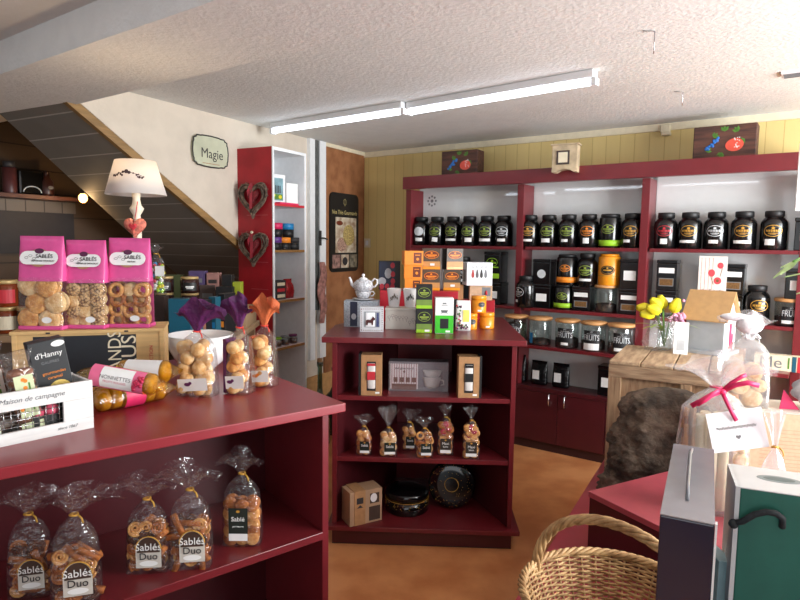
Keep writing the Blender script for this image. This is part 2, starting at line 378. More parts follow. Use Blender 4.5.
# ================================================================== WALL UNIT
un = thing('wall_shelving', 'long maroon wall shelving with white glossy back and cupboards below against the yellow wall', 'shelves', W(0, 0), WA)
XL, XR = -.965, 1.70; SH = [1.435, 1.010, .772, .455]; DEP = .345; PD = .185
for x in (XL, -.018, .812, 1.65):
    MB().box(x, x + .048, 0.004, PD - .0005, .4555, 1.8675).build('post', RED, un, bevel=.002)
for z in SH[:3]:
    for a0, a1 in ((XL + .0505, -.0005), (.0505, .8225), (.8735, 1.6495)):
        MB().box(a0 - (.0 if z != SH[2] or a0 < -.5 else .0), a1, .008 if z != SH[2] else -.150, PD - .0005, z - .022, z).build('shelf', RED, un, bevel=.0015)
MB().box(XL, XR, -.045, -.0005, 1.868, 1.962).build('header_board', RED, un, bevel=.002)
MB().box(XL, XR, 0, DEP - .001, 1.942, 1.962).build('top_board', RED, un)
for a0, a1 in ((XL + .0505, -.0005), (.0505, .8225), (.8735, 1.6495)):
    MB().box(a0 - .04, a1 + .04, PD, PD + .012, .456, 1.941).build('back_panel', PANEL, un)
MB().box(XL, XR, -.004, DEP - .001, .425, .455).build('cupboard_top', REDD, un, bevel=.002)
MB().box(XL, XR, .02, DEP - .001, .065, .4245).build('cupboard_body', REDD, un)
MB().box(XL, XR, .03, DEP - .001, 0, .0645).build('kickboard', mat('dark_kickboard', (54, 22, 24), .5), un)
dx = [-.965, -.652, -.326, 0, .326, .652, .978, 1.304, 1.63]
for i in range(len(dx) - 1):
    d = MB().box(dx[i] + .002, dx[i + 1] - .002, 0, .0195, .068, .422).build('door', REDD, un, bevel=.0015)
    hx = dx[i + 1] - .055 if i % 2 == 1 else dx[i] + .055
    pts = [(hx, -.0, .425), (hx, -.022, .415), (hx, -.028, .38), (hx, -.022, .345), (hx, 0, .335)]
    MB().tube(pts, .005, 8).build('handle', STEEL, d)

# ---- black round tea tins
def emblem(R, cz, a=.042, b=.029):
    e = MB(); e.m(1).ell(0, cz, a, b, -.0008); e.m(0).ring(0, cz, a, b, .0032, -.0014)
    e.ell(0, cz + b * .48, a * .17, b * .22, -.0016, 12)
    for k in range(9): x = (k - 4) * a * .17; e.rect(x, cz + b * .02, a * .10, b * (.42 if k % 2 else .34), -.0016, seg=1)
    e.rect(0, cz - b * .4, a * 1.0, b * .10, -.0016); e.rect(0, cz - b * .58, a * .62, b * .08, -.0016)
    return e.bend(R)
PLATE = mat('emblem_black', (24, 24, 22), .4, var=0)
def make_jar(label, col, lab, kind='round'):
    t = thing('tea_tin', label, 'tin', (0, 0, 0), 0)
    R = .0675
    MB().lathe([(R - .004, 0), (R, .005), (R, .148), (R - .004, .164), (R - .014, .177), (R - .02, .184), (.046, .188)], 32).build('body', BLACK, t)
    MB().lathe([(.046, .1885), (.049, .190), (.049, .217), (.046, .221), (.001, .221)], 28).build('lid', BLACKM, t)
    if lab == 'disc':
        MB().ell(0, .108, .038, .034, -.0045).bend(R).build('silver_disc', SILV, t)
        MB().rect(0, .045, .058, .026, -.001).bend(R).build('price_label', PAPER, t)
        return t
    emblem(R, .108, .047, .033).build('emblem', [col, PLATE], t)
    w, h, x, a = lab
    MB().rect(x, .045, w, h, -.001, a).bend(R).build('price_label', PAPER, t)
    return t
ORD = ['first', 'second', 'third', 'fourth', 'fifth', 'sixth']
EN = {GREEN: 'green', GOLD: 'gold', REDI: 'red', SILV: 'silver', None: 'no', ORANGE: 'orange'}
rows = [
 ('left', [(421, GREEN, 'disc'), (436.5, GREEN, (.045, .034, .005, -.12)), (452, GREEN, (.085, .018, 0, 0)), (469, GREEN, (.052, .03, .012, 0)), (486, GREEN, (.088, .02, 0, 0)), (503, SILV, (.06, .02, .0, 0))]),
 ('middle', [(529.5, GOLD, (.078, .016, -.006, 0)), (548, GREEN, (.06, .026, -.008, 0)), (568, GREEN, (.046, .018, -.012, 0)), (588, ORANGE, (.04, .036, -.004, 0)), (609, GREEN, 'band'), (631.5, GOLD, (.044, .018, -.022, 0))]),
 ('right', [(665, REDI, (.04, .032, .0, 0)), (689, GOLD, (.088, .016, -.008, 0)), (715, SILV, (.052, .02, -.006, 0)), (743, GOLD, (.096, .018, 0, 0)), (773, GOLD, (.05, .034, -.014, 0))])]
for bay, items in rows:
    for k, (px, col, lab) in enumerate(items):
        s, _ = Ws(px, 240, .075)
        nm = 'black tea tin, %s emblem, %s from left on the top shelf, %s bay' % (EN[col], ORD[k], bay)
        if lab == 'disc': nm = 'black tea tin with a silver disc at the left end of the top shelf'
        if lab == 'band':
            nm = 'wide black canister with green emblem and lime green band on the top shelf'
            t = thing('tea_canister', nm, 'tin', W(s, .09, SH[0]), WA + .04)
            MB().lathe([(.066, 0), (.068, .004), (.068, .19), (.066, .196)], 32).build('body', BLACK, t)
            MB().lathe([(.06, .1965), (.06, .216), (.056, .219), (0, .219)], 28).build('lid', BLACKM, t)
            emblem(.068, .12).build('emblem', [GREEN, PLATE], t)
            MB().lathe([(.0686, .012), (.0686, .05)], 32).build('band', LIME, t)
            continue
        t = make_jar(nm, col, lab); t['group'] = 'black tea tins on the top shelf'
        t.location = W(s, .088 + random.uniform(-.008, .008), SH[0]); t.rotation_euler = (0, 0, WA + .0 + face(t.location) * .35 + .2)

def square_tin(label, w, h, loc, rz, front=None):
    t = thing('square_tin', label, 'tin', loc, rz)
    d = w
    MB().box(-w / 2, w / 2, -d / 2, d / 2, 0, h - .022).build('body', BLACK, t, bevel=.004)
    MB().box(-w / 2 - .002, w / 2 + .002, -d / 2 - .002, d / 2 + .002, h - .0215, h).build('lid', BLACK, t, bevel=.004)
    y = -d / 2 - .001
    if front == 'disc': MB().ell(0, h * .42, .03, .03, y).build('silver_disc', SILV, t)
    elif front == 'label':
        MB().rect(0, h * .45, w * .6, h * .32, y).build('paper_label', PAPER, t)
    elif front == 'window':
        MB().rect(0, h * .66, w * .78, h * .17, y).build('paper_label', PAPER, t)
        MB().rect(0, h * .28, w * .74, h * .26, y).build('frame', GREYM, t)
        MB().rect(0, h * .28, w * .66, h * .21, y - .0006).build('tea_window', mat('loose_tea', (120, 84, 40), .8, var=.2, scale=120), t)
    elif front == 'green':
        e = MB(); e.rect(0, h * .5, w * .8, h * .04, y); e.rect(0, h*.22, w * .9, h * .16, y); e.ring(0, h * .66, w * .34, w * .24, .003, y); e.ell(0, h * .70, w * .07, w * .06, y)
        for k in range(7): e.rect((k - 3) * w * .075, h * .64, w * .045, h * .06, y, seg=1)
        e.build('green_print', LIME, t)
    return t
def wpos(px, d, z): s, _ = Ws(px, 300, d); return W(s, d, z)
square_tin('black square tin with paper label at the right end of the top shelf', .13, .18, wpos(804, .08, SH[0]), WA, 'label')
h2 = .195
# second shelf, middle bay: lower row then the row stacked on it
Z2 = SH[1]
t = make_jar('black round tea tin standing low at the left of the middle bay second shelf', SILV, (.04, .018, -.02, 0)); t.location = wpos(525.5, .03, Z2); t.rotation_euler = (0, 0, WA - .5); t['group'] = 'tea tins on the second shelf'
square_tin('black square tin with white label, underneath the silver disc tin', .125, .165, wpos(544, .09, Z2), WA + .05, 'label')
square_tin('black square tin with silver disc, on top of the white labelled tin', .125, .175, wpos(543.5, .09, Z2 + .165), WA + .05, 'disc')
def canister(label, px, z, h, R, em, band, body=BLACK, d=.09, lidm=BLACKM):
    t = thing('tea_canister', label, 'tin', wpos(px, d, z), WA + .1)
    MB().lathe([(R - .002, 0), (R, .004), (R, h - .024), (R - .006, h - .016)], 32).build('body', body, t)
    MB().lathe([(R * .86, h - .0155), (R * .86, h - .004), (R * .8, h), (0, h)], 28).build('lid', lidm, t)
    if em: emblem(R, h * .55, .036, .024).build('emblem', [em, PLATE], t)
    if band: MB().lathe([(R + .0006, h * .08), (R + .0006, h * .26)], 32).build('band', band, t)
    return t
canister('black canister with green emblem and lime band, underneath the orange banded canister', 564, Z2, .17, .07, GREEN, LIME)
canister('black canister with orange band, stacked on the lime banded canister', 566, Z2 + .17, .205, .07, ORANGE, ORANGE)
square_tin('black square tin with tea window beside the lime banded canister', .12, .165, wpos(583.5, .1, Z2), WA, 'window')
t = make_jar('black round tea tin with green emblem standing on the square window tin', GREEN, (.08, .016, 0, 0)); t.location = wpos(586, .09, Z2 + .165); t.rotation_euler = (0, 0, WA + .1); t['group'] = 'tea tins on the second shelf'
def glass_jar(label, px, d, z, h, R, content, ch, motif=None, rz=0, lab=True, txtside=0, tag_=None, loc=None, grp=None):
    t = thing('glass_jar', label, 'jar', loc if loc else wpos(px, d, z), (WA if rz == 0 else rz), grp)
    MB().lathe([(R - .004, 0), (R, .004), (R, h * .86), (R - .006, h * .92), (R - .006, h - .018)], 32).build('glass', GLASS, t)
    if ch > 0: MB().lathe([(R - .004, .006), (R - .003, .01), (R - .003, ch), (R - .02, ch + .008), (0, ch + .004)], 24).build('contents', content, t)
    MB().lathe([(R + .004, h - .0175), (R + .006, h - .014), (R + .006, h - .004), (R + .003, h), (0, h)], 32).build('wooden_lid', WOODLID, t)
    if motif:
        MB().rect(txtside, h * .46, R * 1.35, h * .52, -.0006).bend(R).build('black_print', BLACKM, t)
        text('FRUITS', R * .66, SILV, t, (0, 0, h * .47), bendR=R + .0012, sx=.66)
        o = text('LES', .012, SILV, t, (0, 0, h * .68), bendR=R + .0012)
        o2 = text('thés & infusions', .009, SILV, t, (0, 0, h * .61), bendR=R + .0012)
        if lab: MB().rect(lab[0], h * .17, lab[1], lab[2], -.002).bend(R).build('paper_label', PAPER, t)
    return t
HERB = mat('dried_herbs', (74, 66, 46), .9, var=.3, scale=90, bump=.5)
DKT = mat('dark_dried_fruit', (52, 34, 28), .8, var=.3, scale=70, bump=.5)
glass_jar('clear glass jar with wooden lid and white label under the amber canister', 606, .09, Z2, .18, .07, DKT, .05)
cn = canister('amber yellow canister with black oval emblem standing on a glass jar', 608, Z2 + .18, .205, .07, None, None, AMBER, d=.09, lidm=AMBER)
e = MB(); e.m(1).ell(0, .1, .044, .030, -.0045); e.m(0).ring(0, .1, .037, .024, .002, -.0052); e.rect(0, .1, .05, .008, -.0052); e.ell(0, .114, .006, .005, -.0052); e.bend(.07).build('emblem', [GOLD, PLATE], cn)
MB().lathe([(.0705, .06), (.0712, .063), (.0705, .066)], 32).build('rib', GOLD, cn)
square_tin('black square tin with brown tea window at the right end of the middle bay', .125, .165, wpos(631, .09, Z2), WA, 'window')
square_tin('black square tin with handwritten label on top of the brown window tin', .125, .19, wpos(631, .09, Z2 + .165), WA, 'label')
# left bay second shelf (seen over the centre display)
square_tin('black square tin with white label under the green printed tin, left bay', .13, .16, wpos(496, .09, Z2), WA, 'label')
square_tin('tall black square tin with lime green print stacked in the left bay', .13, .225, wpos(495, .09, Z2 + .16), WA, 'green')
make_jar('black round tea tin half hidden behind the white droplet box', SILV, (.05, .02, 0, 0)).location = wpos(463, .09, Z2 + .1205)
bx = thing('tea_carton', 'black carton with white curl mark behind the white droplet box', 'box', wpos(480, .12, Z2), WA)
MB().box(-.055, .055, -.04, .04, 0, .30).build('body', BLACKM, bx, bevel=.001)
MB().ring(-.015, .275, .016, .014, .004, -.041).ring(.02, .278, .014, .016, .004, -.041).build('curl_mark', SILV, bx)
bs = thing('stacking_block', 'dark stand under the half hidden round tin in the left bay', 'stand', wpos(463, .09, Z2), WA)
MB().box(-.06, .06, -.06, .06, 0, .12).build('body', BLACKM, bs)
# third shelf: five glass jars
for k, (px, c, lab) in enumerate([(517, HERB, (.0, .03, .016)), (541, DKT, None), (568.5, DKT, (.0, .046, .018)), (595, DKT, (0, .10, .042)), (622.5, DKT, (.0, .09, .02))]):
    t = glass_jar('wooden lidded glass jar of %s, %s from left on the third shelf' % ('herbs' if k == 0 else 'dried fruit tea', ORD[k]), px, -.062, SH[2], .188, .077, c, .125 if k == 0 else (.03 if k == 1 else .06), motif=(k != 1), rz=WA + (.35 if k == 4 else .12), lab=lab, grp='glass jars on the third shelf')
    if k == 1:
        MB().rect(-.045, .05, .03, .07, -.001).bend(.077).build('blue_label', BLUE, t)
        text('TS', .036, SILV, t, (-.0, 0, .09), bendR=.079, sx=.72)
# lowest open shelf
def black_pouch(label, px, d, w, h, white, rz=0):
    t = thing('foil_packet', label, 'packet', wpos(px, d, SH[3]), WA + rz)
    rings = []
    for z, ww, dd in ((0, .9, .9), (.1, 1, 1), (.6, .98, .8), (.85, .95, .35), (1, .95, .06)):
        rings.append([Vector((w / 2 * ww * c, .03 * dd * s_, z * h)) for c, s_ in [(math.copysign(abs(math.cos(a)) ** .5, math.cos(a)), math.copysign(abs(math.sin(a)) ** .6, math.sin(a))) for a in [2 * PI * i / 20 for i in range(20)]]])
    b = MB(); b.smooth = True; b.loft(rings).build('body', mat('black_crinkled_foil', (16, 16, 18), .22, var=0, bump=.9, bscale=26), t)
    if white == 'swirl':
        e = MB()
        for j in range(6):
            c = (random.uniform(-.02, .02), h * random.uniform(.25, .85)); e.ring(c[0], c[1], .012 + .004 * random.random(), .014, .004, -.033)
        e.build('floral_print', SILV, t)
    elif white: MB().rect(-w * .12, h * .42, w * .42, h * .38, -.0325).build('paper_label', PAPER, t)
    return t
black_pouch('black packet with white floral print on the lowest open shelf', 521, .09, .11, .20, 'swirl')
black_pouch('black foil packet with pale label, left of the pair on the lowest shelf', 542, .1, .12, .17, True)
black_pouch('black foil packet with pale label, right of the pair on the lowest shelf', 564, .1, .12, .17, True)
square_tin('black square tin with white label at the crate end of the lowest shelf', .12, .20, wpos(613, .1, SH[3]), WA, 'label')
# right bay, second shelf
for z, fr, nm in ((0, 'window', 'lower black square tin of the left stack in the right bay'), (.165, 'window', 'upper black square tin with brown tea window in the right bay')):
    square_tin(nm, .115, .165 if z == 0 else .19, wpos(667, .10, Z2 + z), WA, fr)
for z, nm in ((0, 'lower black square tin of the stack behind the poppy box'), (.165, 'upper black square tin with pale window behind the poppy box')):
    square_tin(nm, .125, .165 if z == 0 else .175, wpos(732, .115, Z2 + z), WA, 'window')
t = thing('recipe_box', 'pale striped gift box with red poppies and brown script in the right bay', 'box', wpos(711, .045, Z2), WA + .1)
MB().box(-.075, .075, -.015, .015, 0, .385).build('body', mat('pale_striped_card', (226, 216, 206), .7, var=.04), t, bevel=.001)
e = MB()
for k in range(4): e.rect(-.06 + k * .02, .24, .0015, .27, -.0158, seg=1)
e.build('stripes', REDI, t)
e = MB(); e.ell(.04, .33, .016, .018, -.0162); e.ell(-.005, .285, .018, .022, -.0162); e.ell(.028, .24, .02, .021, -.0162); e.build('poppies', mat('poppy_red', (210, 70, 80), .6), t)
e = MB(); e.ell(.028, .24, .008, .009, -.0167); e.rect(.0, .24, .003, .05, -.0161, .3, 1); e.rect(.045, .29, .003, .05, -.0161, -.2, 1); e.build('stems', mat('stem_brown', (120, 84, 50), .6), t)
text('thé & jardin', .026, BROWN, t, (0, -.0164, .18), shear=.3)
t = make_jar('black round tea tin with gold emblem beside the clear cookie bag, right bay', GOLD, (.05, .02, -.01, 0)); t.location = wpos(757, .085, Z2); t.rotation_euler = (0, 0, WA + .3); t['group'] = 'tea tins on the second shelf'
glass_jar('glass fruit jar with wooden lid in the right bay at the photo edge', 790, .09, Z2, .155, .072, DKT, .05, True, WA + .2, (0, .09, .018))
square_tin('black square tin with white print on the right bay glass jar', .12, .17, wpos(797, .09, Z2 + .155), WA, 'label')
# letters book row on shelf 3, right bay
t = thing('lettered_box', 'colourful box with large cut letters on the third shelf', 'box', wpos(786, -.03, SH[2]), WA)
MB().box(-.13, .10, -.03, .03, 0, .085).build('body', CREAM, t, bevel=.001)
text('Me', .09, GREYM, t, (-.05, -.031, .042)); text('l', .09, LEAF, t, (.035, -.031, .042))
MB().rect(.06, .042, .02, .085, -.0312).build('stripe', TEAL, t); MB().rect(.09, .042, .03, .085, -.0312).build('stripe', REDI, t)
t = thing('kraft_carton', 'small kraft carton on the third shelf behind the clear cookie bag', 'box', wpos(733, .02, SH[2]), WA)
MB().box(-.08, .08, -.04, .04, 0, .09).build('body', KRAFTL, t, bevel=.001); MB().rect(.0, .045, .012, .09, -.0412).build('band', BROWN, t)

# ---- on top of the wall unit
def fruit_crate(label, px, s_w, h, rz):
    s, _ = Ws(px, 160, .1)
    t = thing('painted_wooden_box', label, 'box', W(s, .12, 1.962), WA + rz)
    wd = mat('stained_dark_wood', (92, 56, 44), .6, var=.2, scale=6, stretch=(1, 10, 10), rgb2=(56, 34, 28))
    MB().box(-s_w / 2, s_w / 2, -.06, .06, 0, h).build('body', wd, t, bevel=.006)
    y = -.061; g = MB(); k = h / .155
    for cx, cz, a in ((-.075, .04, .5), (-.045, .1, .9), (.0, .125, 1.6), (.055, .12, 2.2), (.085, .07, 2.8), (-.005, .03, 4.2)):
        for q in (-.6, 0, .6):
            l = .034; ca, sa = math.cos(a + q), math.sin(a + q)
            g.poly([(cx * k, cz * k), (cx * k + (ca * .5 - sa * .28) * l, cz * k + (sa * .5 + ca * .28) * l), (cx * k + ca * l, cz * k + sa * l), (cx * k + (ca * .5 + sa * .28) * l, cz * k + (sa * .5 - ca * .28) * l)], y - .0004)
    g.build('painted_leaves', LEAF, t)
    g = MB()
    for j in range(16):
        u = j / 15; g.sph((-.07 * k + .05 * u * k + random.uniform(-.01, .01), y, .05 * k + .05 * u * k + random.uniform(-.012, .012)), .0085, .004, .0085, 10)
    g.build('painted_grapes', mat('grape_blue', (40, 110, 190), .4), t)
    g = MB(); g.m(0); c = (.035 * k, .07 * k)
    outline = []
    for j in range(20):
        a = 2 * PI * j / 20; r = .036 * (1 + .38 * math.cos(a + .9)) ; outline.append((c[0] + r * math.cos(a) * k, c[1] + r * .8 * math.sin(a) * k))
    g.poly(outline, y - .001)
    g.build('painted_strawberry', mat('strawberry_paint', (226, 86, 66), .45), t)
    g = MB()
    for j in range(18):
        g.sph((c[0] + .02 + random.uniform(-.012, .018), y - .001, c[1] + random.uniform(-.03, .03)), .0028, .0015, .0028, 8)
    g.build('painted_seeds', PAPER, t)
    return t
fruit_crate('dark wooden box with painted strawberry and grapes on the left end of the shelving', 461.5, .30, .185, .05)
fruit_crate('reddish wooden box with painted strawberry on the right part of the shelving top', 724, .33, .195, .0)
s, _ = Ws(566, 155, -.09)
t = thing('miniature_cabinet', 'small distressed cream cabinet with framed picture hung on the shelving header', 'cabinet', W(s, -.0895, 1.918), WA + .12); t.scale = (1.18, 1.18, 1.18)
BEI = mat('distressed_beige_paint', (196, 176, 144), .8, var=.14, scale=20)
MB().box(-.068, .068, -.035, .035, .018, .145).build('body', BEI, t, bevel=.002)
MB().box(-.076, .076, -.043, .04, .1455, .153).build('cornice', BEI, t, bevel=.002)
MB().prism([(-.068, 0), (-.05, 0), (-.03, .012), (0, .016), (.03, .012), (.05, 0), (.068, 0), (.068, .0175), (-.068, .0175)], -.0355, .0345).build('scalloped_base', BEI, t)
fr = MB().box(-.042, .028, -.040, -.0355, .04, .115).build('frame', mat('dark_frame', (66, 54, 50), .6), t, bevel=.001)
MB().rect(-.007, .078, .05, .055, -.0406).build('picture', CREAM, fr)
# daisy mark on the white panel, sensor, switch
t = thing('daisy_sticker', 'small grey daisy sticker on the white back panel of the left bay', 'sticker', W(Ws(432, 201, PD - .002)[0], PD - .002, Ws(432, 201, PD - .002)[1]), WA)
g = MB(); g.ell(0, 0, .013, .013, 0)
for k in range(8): a = k * PI / 4; g.ell(.036 * math.cos(a), .036 * math.sin(a), .009, .009, 0, 12)
g.build('petals', GREYM, t)
s, z = Ws(666, 131, .35)
t = thing('motion_sensor', 'small cream motion sensor high on the yellow wall near the ceiling', 'sensor', W(s, .3515, z), WA)
MB().box(-.03, .03, -.035, 0, -.012, .035).build('housing', CREAM, t, bevel=.006); MB().box(-.02, .035, -.05, -.005, -.035, -.0125).build('lens_block', CREAM, t, bevel=.006)
s, z = Ws(367.5, 243, .35)
t = thing('light_switch', 'cream light switch on the yellow wall near the brown board', 'switch', W(s, .3515, z), WA)
pl = MB().box(-.035, .035, -.008, 0, -.04, .04).build('plate', CREAM, t, bevel=.003); MB().box(-.015, .015, -.013, -.0085, -.022, .022).build('rocker', WHITE, t, bevel=.002)

# ================================================================== CEILING THINGS
def tube_lamp(label, p0, p1, name='fluorescent_lamp', pw=7):
    a = G(p0[0], p0[1], CEIL - .05); b = G(p1[0], p1[1], CEIL - .05); v = b - a; ln = v.length
    t = thing(name, label, 'lamp', (a + b) / 2 + Vector((0, 0, .049)), math.atan2(v.y, v.x))
    MB().box(-ln / 2, ln / 2, -.03, .03, -.035, 0).build('batten', WHITE, t, bevel=.003)
    em = mat('lit_tube', (236, 244, 255), .3, emis=pw, var=0)
    MB().tube([(-ln / 2 + .02, 0, -.052), (ln / 2 - .02, 0, -.052)], .014, 12).build('tube', em, t)
    for s_ in (-1, 1): MB().box(s_ * ln / 2 - .012, s_ * ln / 2 + .012, -.022, .022, -.07, -.0355).build('end_cap', WHITE, t, bevel=.002)
    return t
tube_lamp('lit fluorescent tube on the ceiling, the farther one towards the red cabinet', (273, 131), (404, 111))
tube_lamp('lit fluorescent tube on the ceiling, the nearer one ending above the miniature cabinet', (409, 112), (595, 81))
for sa_, sb_, nn, nm in ((-1.72, -.62, .30, 'lit fluorescent tube on the ceiling in front of the entrance, right of its row'), (-2.95, -1.85, .15, 'lit fluorescent tube on the ceiling in front of the entrance, middle of the row'), (-4.0, -3.2, -.2, 'lit fluorescent tube on the ceiling in front of the entrance, left of its row')):
    a = Npt(nn, sa_); b = Npt(nn, sb_); t = thing('fluorescent_lamp', nm, 'lamp', (a + b) / 2 + Vector((0, 0, CEIL - .001)), WA); ln_ = (b - a).length
    MB().box(-ln_ / 2, ln_ / 2, -.03, .03, -.035, 0).build('batten', WHITE, t, bevel=.003)
    MB().tube([(-ln_ / 2 + .02, 0, -.052), (ln_ / 2 - .02, 0, -.052)], .014, 12).build('tube', mat('lit_tube', (236, 244, 255)), t)
    for s_ in (-1, 1): MB().box(s_ * ln_ / 2 - .012, s_ * ln_ / 2 + .012, -.022, .022, -.07, -.0355).build('end_cap', WHITE, t, bevel=.002)
for px, py, nm in ((655, 30, 'thin metal ceiling hook nearer the front, above the tube end'), (683, 91, 'thin metal ceiling hook above the painted box on the right')):
    p = G(px, py, CEIL); g = MB(); g.tube([(-.045, 0, -.003), (0, 0, -.005), (0, 0, -.085 if py < 60 else -.075)], .0022, 6)
    o = g.build('ceiling_hook', STEEL); o.location = p; tag(o, nm, 'hook', 'ceiling hooks')
p = G(797, 72, CEIL); t = thing('ceiling_vent', 'small slatted ceiling vent at the right edge', 'vent', p, WA)
MB().box(-.06, .06, -.045, .045, -.012, 0).build('frame', WHITE, t, bevel=.002)
for k in range(5): MB().box(-.05, .05, -.035 + k * .016, -.03 + k * .016, -.016, -.0125).build('slat', GREYM, t)

# ================================================================== CENTRE DISPLAY
UA = math.radians(-2.4); U0 = Vector((-.315, 2.780, 0))
UX = Vector((math.cos(UA), math.sin(UA), 0)); UY = Vector((-UX.y, UX.x, 0))
def U(x, y, z=0): return U0 + UX * x + UY * y + Vector((0, 0, z))
cu = thing('gondola_display', 'maroon central display unit with open shelves and a broad top', 'display unit', U(0, 0), UA)
CW = .86
MB().slab([(-.045, -.03), (CW + .04, -.03), (CW + .04, .85), (.12, .85), (-.045, .38)], .985, 1.012).build('top', RED, cu, bevel=.002)
for nm, a0, a1 in (('side_panel', 0, .022), ('side_panel', CW - .022, CW)):
    MB().box(a0, a1, .0, .60, .1005, .9845).build(nm, RED, cu, bevel=.001)
xl, xr = .27, .60
MB().slab([(.0225, .02), (xl, .59), (xl + .012, .60), (.0225, .05)], .1005, .984).build('angled_panel', REDD, cu)
MB().slab([(CW - .0225, .02), (CW - .0225, .05), (xr - .012, .60), (xr, .59)], .1005, .984).build('angled_panel', REDD, cu)
MB().box(xl + .0125, xr - .0125, .585, .6, .1005, .984).build('back_panel', RED, cu)
SU = [.728, .43]
for z in SU:
    MB().slab([(.0225, .006), (CW - .0225, .006), (CW - .0225, .0195), (xr - .004, .58), (xl + .004, .58), (.0225, .0195)], z - .022, z).build('shelf', RED, cu, bevel=.0015)
MB().box(-.02, CW + .035, -.03, .62, .078, .1).build('base_shelf', RED, cu, bevel=.002)
MB().box(0, CW, .0, .6, 0.004, .0775).build('plinth', REDD, cu, bevel=.001)
MB().box(.0, CW, .0, .6, 0, .004).build('foot_strip', BLACKM, cu)
TZ = 1.0122
def sz(px0, px1, pyb, pyt, z):
    p = G((px0 + px1) / 2, pyb, z); r = p.y; pt = PL((px0 + px1) / 2, pyt, p, 0)
    return p, abs(px1 - px0) * math.hypot(p.x, p.y) / FPX * .97, pt.z - z
def carton(name, label, px0, px1, pyb, pyt, z, d, m, rz=None, cat='box', grp=None, back=0):
    """box product whose front-bottom edge stands at the given place"""
    p, w_, h_ = sz(px0, px1, pyb, pyt, z)
    a = face(p) if rz is None else rz
    p = p + Vector((-math.sin(a), math.cos(a), 0)) * (d / 2 + back)
    t = thing(name, label, cat, p, a, grp)
    MB().box(-w_ / 2, w_ / 2, -d / 2, d / 2, 0, h_).build('carton', m, t, bevel=.0015)
    return t, w_, h_, -d / 2 - .0009
# riser and its cartons
t, w_, h_, y = carton('riser', 'low crimson riser under the stacked tea cartons', 378, 459, 322, 291, TZ, .20, REDB, cat='riser')
RZ = TZ + h_ + .0004; RP = t.location.copy()
t2, w2, h2_, y2 = carton('riser', 'narrow crimson riser behind the amber tins', 461, 495, 322, 302, TZ, .10, REDB, cat='riser', back=.09)
def tea(label, px0, px1, z, h, d, mats, back, grp, rz=-.05, side=0):
    p = G((px0 + px1) / 2, 291, RZ); p.z = z
    w_ = (px1 - px0) * p.y / FPX
    p = Vector((p.x * (1 + back), p.y * (1 + back), z))
    t = thing('tea_carton', label, 'box', p, rz, grp)
    MB().box(-w_ / 2, w_ / 2, -d / 2, d / 2, 0, h).build('carton', mats[0], t, bevel=.0015)
    return t, w_, h
g1 = 'bronze tea cartons on the riser'
hh = .118
for k, (a0, a1, lev, nm, rz, x) in enumerate([(422, 440, 0, 'bronze tea carton with orange oval, bottom left of the stack of four', -.05, 0), (443, 460, 0, 'bronze tea carton with orange oval and white sticker, bottom right of the stack of four', -.05, 0), (422, 440, 1, 'bronze tea carton with orange oval, top left of the stack of four', -.05, 0), (443, 461, 1, 'bronze tea carton turned to show its black side, top right of the stack of four', .3, 0)]):
    t, w_, h = tea(nm, a0, a1, RZ + lev * (hh + .0004), hh, .07, [BRONZE], .02, g1, rz)
    e = MB(); yy = -.0359
    e.m(0).rect(0, .03, w_ * .98, .03, yy, seg=1); e.m(1).rect(0, .009, w_ * .98, .016, yy, seg=1); e.build('colour_band', [TAN, AMBER], t)
    e = MB(); c = .082; e.m(1).ell(0, c, w_ * .4, .022, yy); e.m(0).ring(0, c, w_ * .4, .022, .0022, yy - .0005); e.ell(0, c + .010, .006, .005, yy - .0006, 10)
    e.rect(0, c - .002, w_ * .58, .007, yy - .0006, seg=1); e.rect(0, c - .011, w_ * .4, .004, yy - .0006, seg=1); e.build('oval_emblem', [ORANGE, BROWN], t)
    if k in (1, 2): MB().rect(w_ * .15 - .01, .028, .024, .012, yy - .0006, seg=1).build('price_sticker', PAPER, t)
    if k == 3: MB().add([(-w_ / 2 - .0008, .034, .002), (-w_ / 2 - .0008, -.034, .002), (-w_ / 2 - .0008, -.034, hh - .002), (-w_ / 2 - .0008, .034, hh - .002)], [(0, 1, 2, 3)]).build('black_side', BLACKM, t)
hs_ = [.068, .075, .078]; z = RZ
for k, nm in enumerate(['orange gift carton with brown square, bottom of the pile of three', 'orange gift carton with brown square, middle of the pile of three', 'orange gift carton with brown square, top of the pile of three']):
    t, w_, h = tea(nm, (404, 403, 402)[k] + .5, 421.5, z, hs_[k], .09, [ORANGE], .01, 'orange gift cartons', (-.02, .03, .16)[k])
    e = MB().rect(w_ * .2, h * .5, w_ * .42, h * .74, -.0459, seg=1).build('brown_panel', BROWN, t)
    MB().ell(w_ * .2, h * .42, .008, .008, -.0465, 10).rect(w_ * .2, h * .7, w_ * .26, .005, -.0465, seg=1).build('gold_mark', ORANGE, t)
    z += hs_[k] + .0004
# tulip photo box
p = G(386, 300, RZ - .03); 
t = thing('photo_carton', 'dark carton printed with red and white photographs left of the orange pile', 'box', Vector((-.066, 3.45, TZ)), .05)
MB().box(-.058, .064, -.035, .035, RZ - TZ, .335).build('carton', BLACKM, t, bevel=.001)
yy = -.0362; e = MB()
e.m(0).rect(-.010, .25, .090, .16, yy, seg=1); e.m(1).ell(-.04, .22, .024, .022, yy - .0006, 12).ell(-.005, .265, .02, .03, yy - .0006, 12)
e.m(2)
for c in ((.02, .19), (-.04, .19), (.02, .31), (.022, .26), (-.01, .19), (.022, .22)): e.ell(c[0], c[1], .013, .017, yy - .0011, 10)
e.build('photographs', [NAVY, mat('photo_grey', (176, 178, 184), .5), mat('photo_red', (186, 44, 60), .5)], t)
